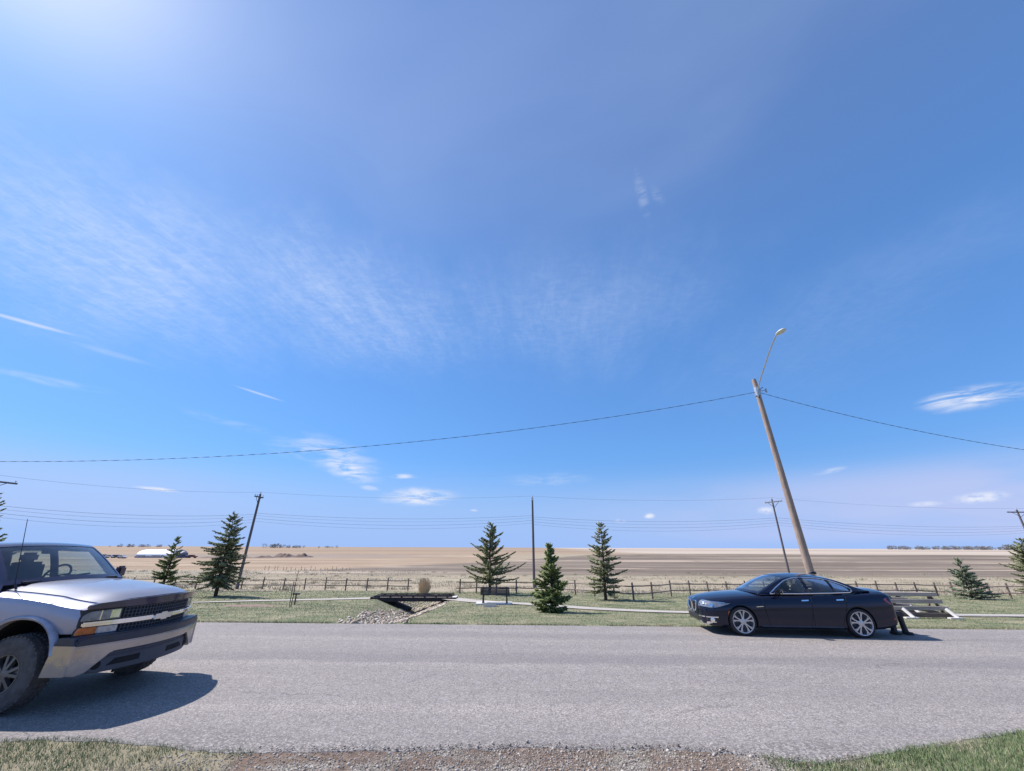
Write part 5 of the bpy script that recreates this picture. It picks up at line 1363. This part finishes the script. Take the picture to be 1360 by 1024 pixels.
srail = [(-.58, .76, .985), (-.80, .735, 1.09), (-1.05, .69, 1.225), (-1.30, .645, 1.335), (-1.50, .615, 1.385), (-1.80, .60, 1.41), (-2.2, .60, 1.405), (-2.55, .61, 1.365), (-2.80, .635, 1.30), (-3.05, .665, 1.20), (-3.30, .70, 1.11), (-3.48, .715, 1.075)]
def scr(t): return float(np.interp(t, [0, .1, .3, .5, .75, .9, 1], [.02, .04, .06, .065, .05, .02, .005]))
def sbu(t): return float(np.interp(t, [0, .15, .3, .42, .65, .8, 1], [.16, .14, .08, 0, 0, -.08, -.10]))
A_ = [(-.93, 1.015), (-1.12, 1.15), (-1.38, 1.295), (-1.60, 1.355), (-1.80, 1.365), (-1.82, 1.02)]
B_ = [(-1.90, 1.022), (-1.88, 1.368), (-2.20, 1.36), (-2.46, 1.325), (-2.52, 1.05)]
C_ = [(-2.58, 1.052), (-2.53, 1.310), (-2.70, 1.255), (-2.88, 1.165), (-2.93, 1.10), (-2.90, 1.07)]
sS, smap = greenhouse(SED, MT['sedan'], sbelt, srail, scr, sbu, (.03, .30), (.70, .97), [A_, B_, C_], MT['glass'], MT['wsglass'], MT['sedan'], vm=.91)
for s in (-1, 1):
    dlo = [(-.86, .995), (-1.08, 1.15), (-1.36, 1.31), (-1.60, 1.375), (-1.85, 1.388), (-2.22, 1.38), (-2.50, 1.338), (-2.74, 1.262), (-2.94, 1.165), (-3.02, 1.09), (-2.96, 1.045), (-2.4, 1.022), (-1.6, 1.0), (-.86, .990)]
    pts = smooth_pts(resample([Vector((x, z, 0)) for x, z in dlo], 70), 1)
    MB().tube([smap(p.x, p.y, s, -.008) for p in pts], .013, 6, False).build('window_trim', MT['chrome'], SED, smooth=1)
    MB().beam(smap(-1.86, 1.02, s, -.004), smap(-1.84, 1.375, s, -.004), .075, .012, (0, s, 0)).build('door_pillar', MT['black'], SED)
    MB().beam(smap(-2.55, 1.05, s, -.003), smap(-2.495, 1.33, s, -.003), .04, .012, (0, s, 0)).build('window_divider', MT['black'], SED)
    # doors: seams with their handles
    d1 = seam('front_door', [(-.60, s, .93), (-.62, s, .60), (-.68, s, .24), (-1.70, s, .23), (-1.80, s, .60), (-1.86, s, .98)], sv, MT['dark'], SED, .006)
    decal('handle', [(-1.58, s, .845), (-1.58, s, .875), (-1.76, s, .885), (-1.76, s, .855)], sv, MT['chrome'], d1, .022, .03, 1)
    d2 = seam('rear_door', [(-1.80, s, .60), (-1.78, s, .24), (-2.45, s, .24), (-2.58, s, .50), (-2.66, s, .68), (-2.74, s, .99)], sv, MT['dark'], SED, .006)
    decal('handle', [(-2.46, s, .87), (-2.46, s, .90), (-2.64, s, .91), (-2.64, s, .88)], sv, MT['chrome'], d2, .022, .03, 1)
    seam('hood_seam', [(.80, s * .60, .80), (.3, s * .75, .93), (-.2, s * .80, .97), (-.60, s * .82, 1.0)], sv, MT['dark'], SED, .005)
    seam('boot_seam', [(-3.45, s * .70, 1.07), (-3.88, s * .72, 1.0), (-3.94, s * .60, .72)], sv, MT['dark'], SED, .005)
    seam('sill_moulding', [(-.45, s, .235), (-2.48, s, .235)], sv, MT['valance'], SED, .018)
    seam('shoulder_crease', [(.2, s, .74), (-1.2, s, .80), (-2.6, s, .845), (-3.5, s, .86)], sv, MT['sedan'], SED, .005)
    decal('fender_vent', [(-.40, s, .675), (-.40, s, .705), (-.58, s, .715), (-.58, s, .690)], sv, MT['chrome'], SED, .008, .01, 1)
    hl = decal('headlight', [(.84, s * .44, .625), (.84, s * .44, .725), (.70, s * .70, .745), (.40, s * .88, .755), (.24, s * .93, .765), (.32, s * .92, .735), (.50, s * .90, .68), (.72, s * .82, .625)], sv, MT['lampglass'], SED, .008, .02, 4)
    for (x, y, z, r) in ((.80, .58, .675, .052), (.70, .74, .68, .050)):
        loc, no, a, b = sv.find_nearest(Vector((x, s * y, z))); q = no.to_track_quat('Z', 'Y')
        o = MB().lathe([(r, .0), (r, .012), (r * .8, .014), (r * .72, .002), (0, .0)], 'z', n=20).build('lamp_ring', MT['chrome'], hl, smooth=.6); o.location = loc + no * .009; o.rotation_euler = q.to_euler()
    decal('lamp_brow', [(.83, s * .46, .735), (.68, s * .72, .762), (.38, s * .89, .772), (.37, s * .89, .758), (.68, s * .73, .745), (.83, s * .46, .718)], sv, MT['chrome'], hl, .012, .01, 3)
    decal('side_marker', [(.37, s, .42), (.31, s, .42), (.29, s, .55), (.34, s, .57)], sv, MT['amber'], SED, .006, .012, 2)
    fi = decal('lower_intake', [(.90, s * .42, .27), (.90, s * .42, .40), (.62, s * .86, .41), (.58, s * .88, .36), (.68, s * .82, .27)], sv, MT['black'], SED, .005, .02, 3)
    decal('intake_trim', [(.90, s * .43, .395), (.90, s * .43, .420), (.60, s * .87, .425), (.60, s * .87, .40)], sv, MT['chrome'], fi, .014, .014, 3)
    decal('intake_trim', [(.90, s * .45, .285), (.90, s * .45, .300), (.66, s * .84, .305), (.66, s * .84, .285)], sv, MT['chrome'], fi, .014, .014, 3)
    loc, no, a, b = sv.find_nearest(Vector((.72, s * .76, .345))); fg = MB().lathe([(.055, .0), (.055, .014), (.04, .02), (0, .016)], 'z', n=18).build('fog_lamp', MT['chrome'], SED, smooth=.6); fg.location = loc + no * .006; fg.rotation_euler = no.to_track_quat('Z', 'Y').to_euler()
    # kidney grille: chrome ring, dark mouth, slats
    kp = [(.98, s * .03, .52), (.98, s * .03, .70), (.95, s * .14, .725), (.90, s * .30, .72), (.88, s * .33, .68), (.90, s * .30, .56), (.94, s * .22, .50), (.97, s * .10, .49)]
    kg = decal('grille', kp, sv, MT['dark'], SED, .006, .02, 3)
    Q = []
    for p in resample([Vector(p) for p in kp + [kp[0]]], 40):
        loc, no, a, b = sv.find_nearest(p); Q.append(loc + no * .012)
    MB().tube(Q, .016, 6, False).build('chrome_ring', MT['chrome'], kg, smooth=1)
    mb = MB()
    for j in range(8):
        y = s * (.06 + j * .032); q = []
        for z in np.linspace(.52, .70, 6):
            loc, no, a, b = sv.find_nearest(Vector((.97 - .2 * y * y, y, z))); q.append(loc + no * .012)
        mb.tube(q, .004, 4)
    mb.build('grille_slats', MT['valance'], kg)
    # tail lamp, mirror
    decal('tail_light', [(-3.93, s * .45, .80), (-3.93, s * .45, .90), (-3.84, s * .80, .92), (-3.66, s * .87, .90), (-3.70, s * .87, .83), (-3.86, s * .80, .74), (-3.93, s * .55, .76)], sv, MT['red'], SED, .007, .02, 3)
    decal('reflector', [(-3.90, s * .62, .43), (-3.90, s * .62, .46), (-3.78, s * .82, .46), (-3.78, s * .82, .43)], sv, MT['red'], SED, .006, .01, 2)
    mo = MB().bbox((-1.00, s * .985, 1.055), (.16, .20, .12), .045).build('mirror', MT['sedan'], SED, smooth=.8)
    MB().beam((-.97, s * .84, .99), (-.98, s * .93, 1.02), .06, .035).build('mirror_arm', MT['black'], mo)
    MB().bbox((-1.083, s * .985, 1.055), (.008, .16, .09), .003).build('mirror_glass', MT['chrome'], mo)
    for x in (0, -2.93): wheel(SED, (x, s * .805, .335), .338, .235, .262, s, MT['tyre'], MT['rim'], 'sedan')
    MB().lathe([(.03, -3.98), (.04, -3.985), (.04, -3.86), (.0, -3.86)], 'x', (0, s * .55, .27), 16).build('exhaust_pipe', MT['chrome'], SED, smooth=.6)
decal('centre_intake', [(1.0, -.36, .27), (1.0, .36, .27), (1.0, .34, .42), (1.0, -.34, .42)], sv, MT['black'], SED, .005, .02, 3)
decal('number_plate', [(1.0, -.15, .42), (1.0, .15, .42), (1.0, .15, .47), (1.0, -.15, .47)], sv, MT['valance'], SED, .012, .012, 2)
loc, no, a, b = sv.find_nearest(Vector((.90, 0, .80)))
bd = MB().lathe([(.048, 0), (.048, .006), (.04, .009), (0, .008)], 'z', n=24).build('badge', MT['chrome'], SED, smooth=.6); bd.location = loc + no * .002; bd.rotation_euler = no.to_track_quat('Z', 'Y').to_euler()
mb = MB()
for a0 in (0, PI):
    K = [(0, 0)] + [(math.cos(a0 + PI / 2 * j / 6) * .032, math.sin(a0 + PI / 2 * j / 6) * .032) for j in range(7)]; mb.prism(K, 'z', .006, .0105)
mb.build('badge_quarter', MT['badgeblue'], bd)
MB().prism([(-2.42, 1.455), (-2.55, 1.51), (-2.64, 1.51), (-2.66, 1.44)], 'y', -.018, .018).build('roof_fin', MT['sedan'], SED, smooth=.5)
MB().bbox((-.88, 0, 1.01), (.50, 1.36, .08), .03).build('dashboard', MT['dash'], SED, smooth=.5)
steering(SED, (-1.28, .38, 1.03), .18, .45)
for y in (-.38, .38):
    st = MB().bbox((-1.82, y, 1.02), (.15, .48, .36), .05, Matrix.Rotation(-.25, 3, 'Y')).build('seat', MT['seat'], SED, smooth=.5)
    MB().bbox((-1.90, y, 1.245), (.09, .25, .15), .04).build('headrest', MT['seat'], st, smooth=.5)
bs = MB().bbox((-2.80, 0, 1.04), (.16, 1.2, .20), .05).build('seat', MT['seat'], SED, smooth=.5)
for y in (-.38, .38): MB().bbox((-2.84, y, 1.17), (.08, .24, .11), .03).build('headrest', MT['seat'], bs, smooth=.5)
MB().bbox((-1.28, 0, 1.30), (.03, .22, .06), .015).build('rear_view_mirror', MT['black'], SED)
MB().box((-1.48, 0, .24), (2.2, 1.5, .10)).build('underbody', MT['dark'], SED)
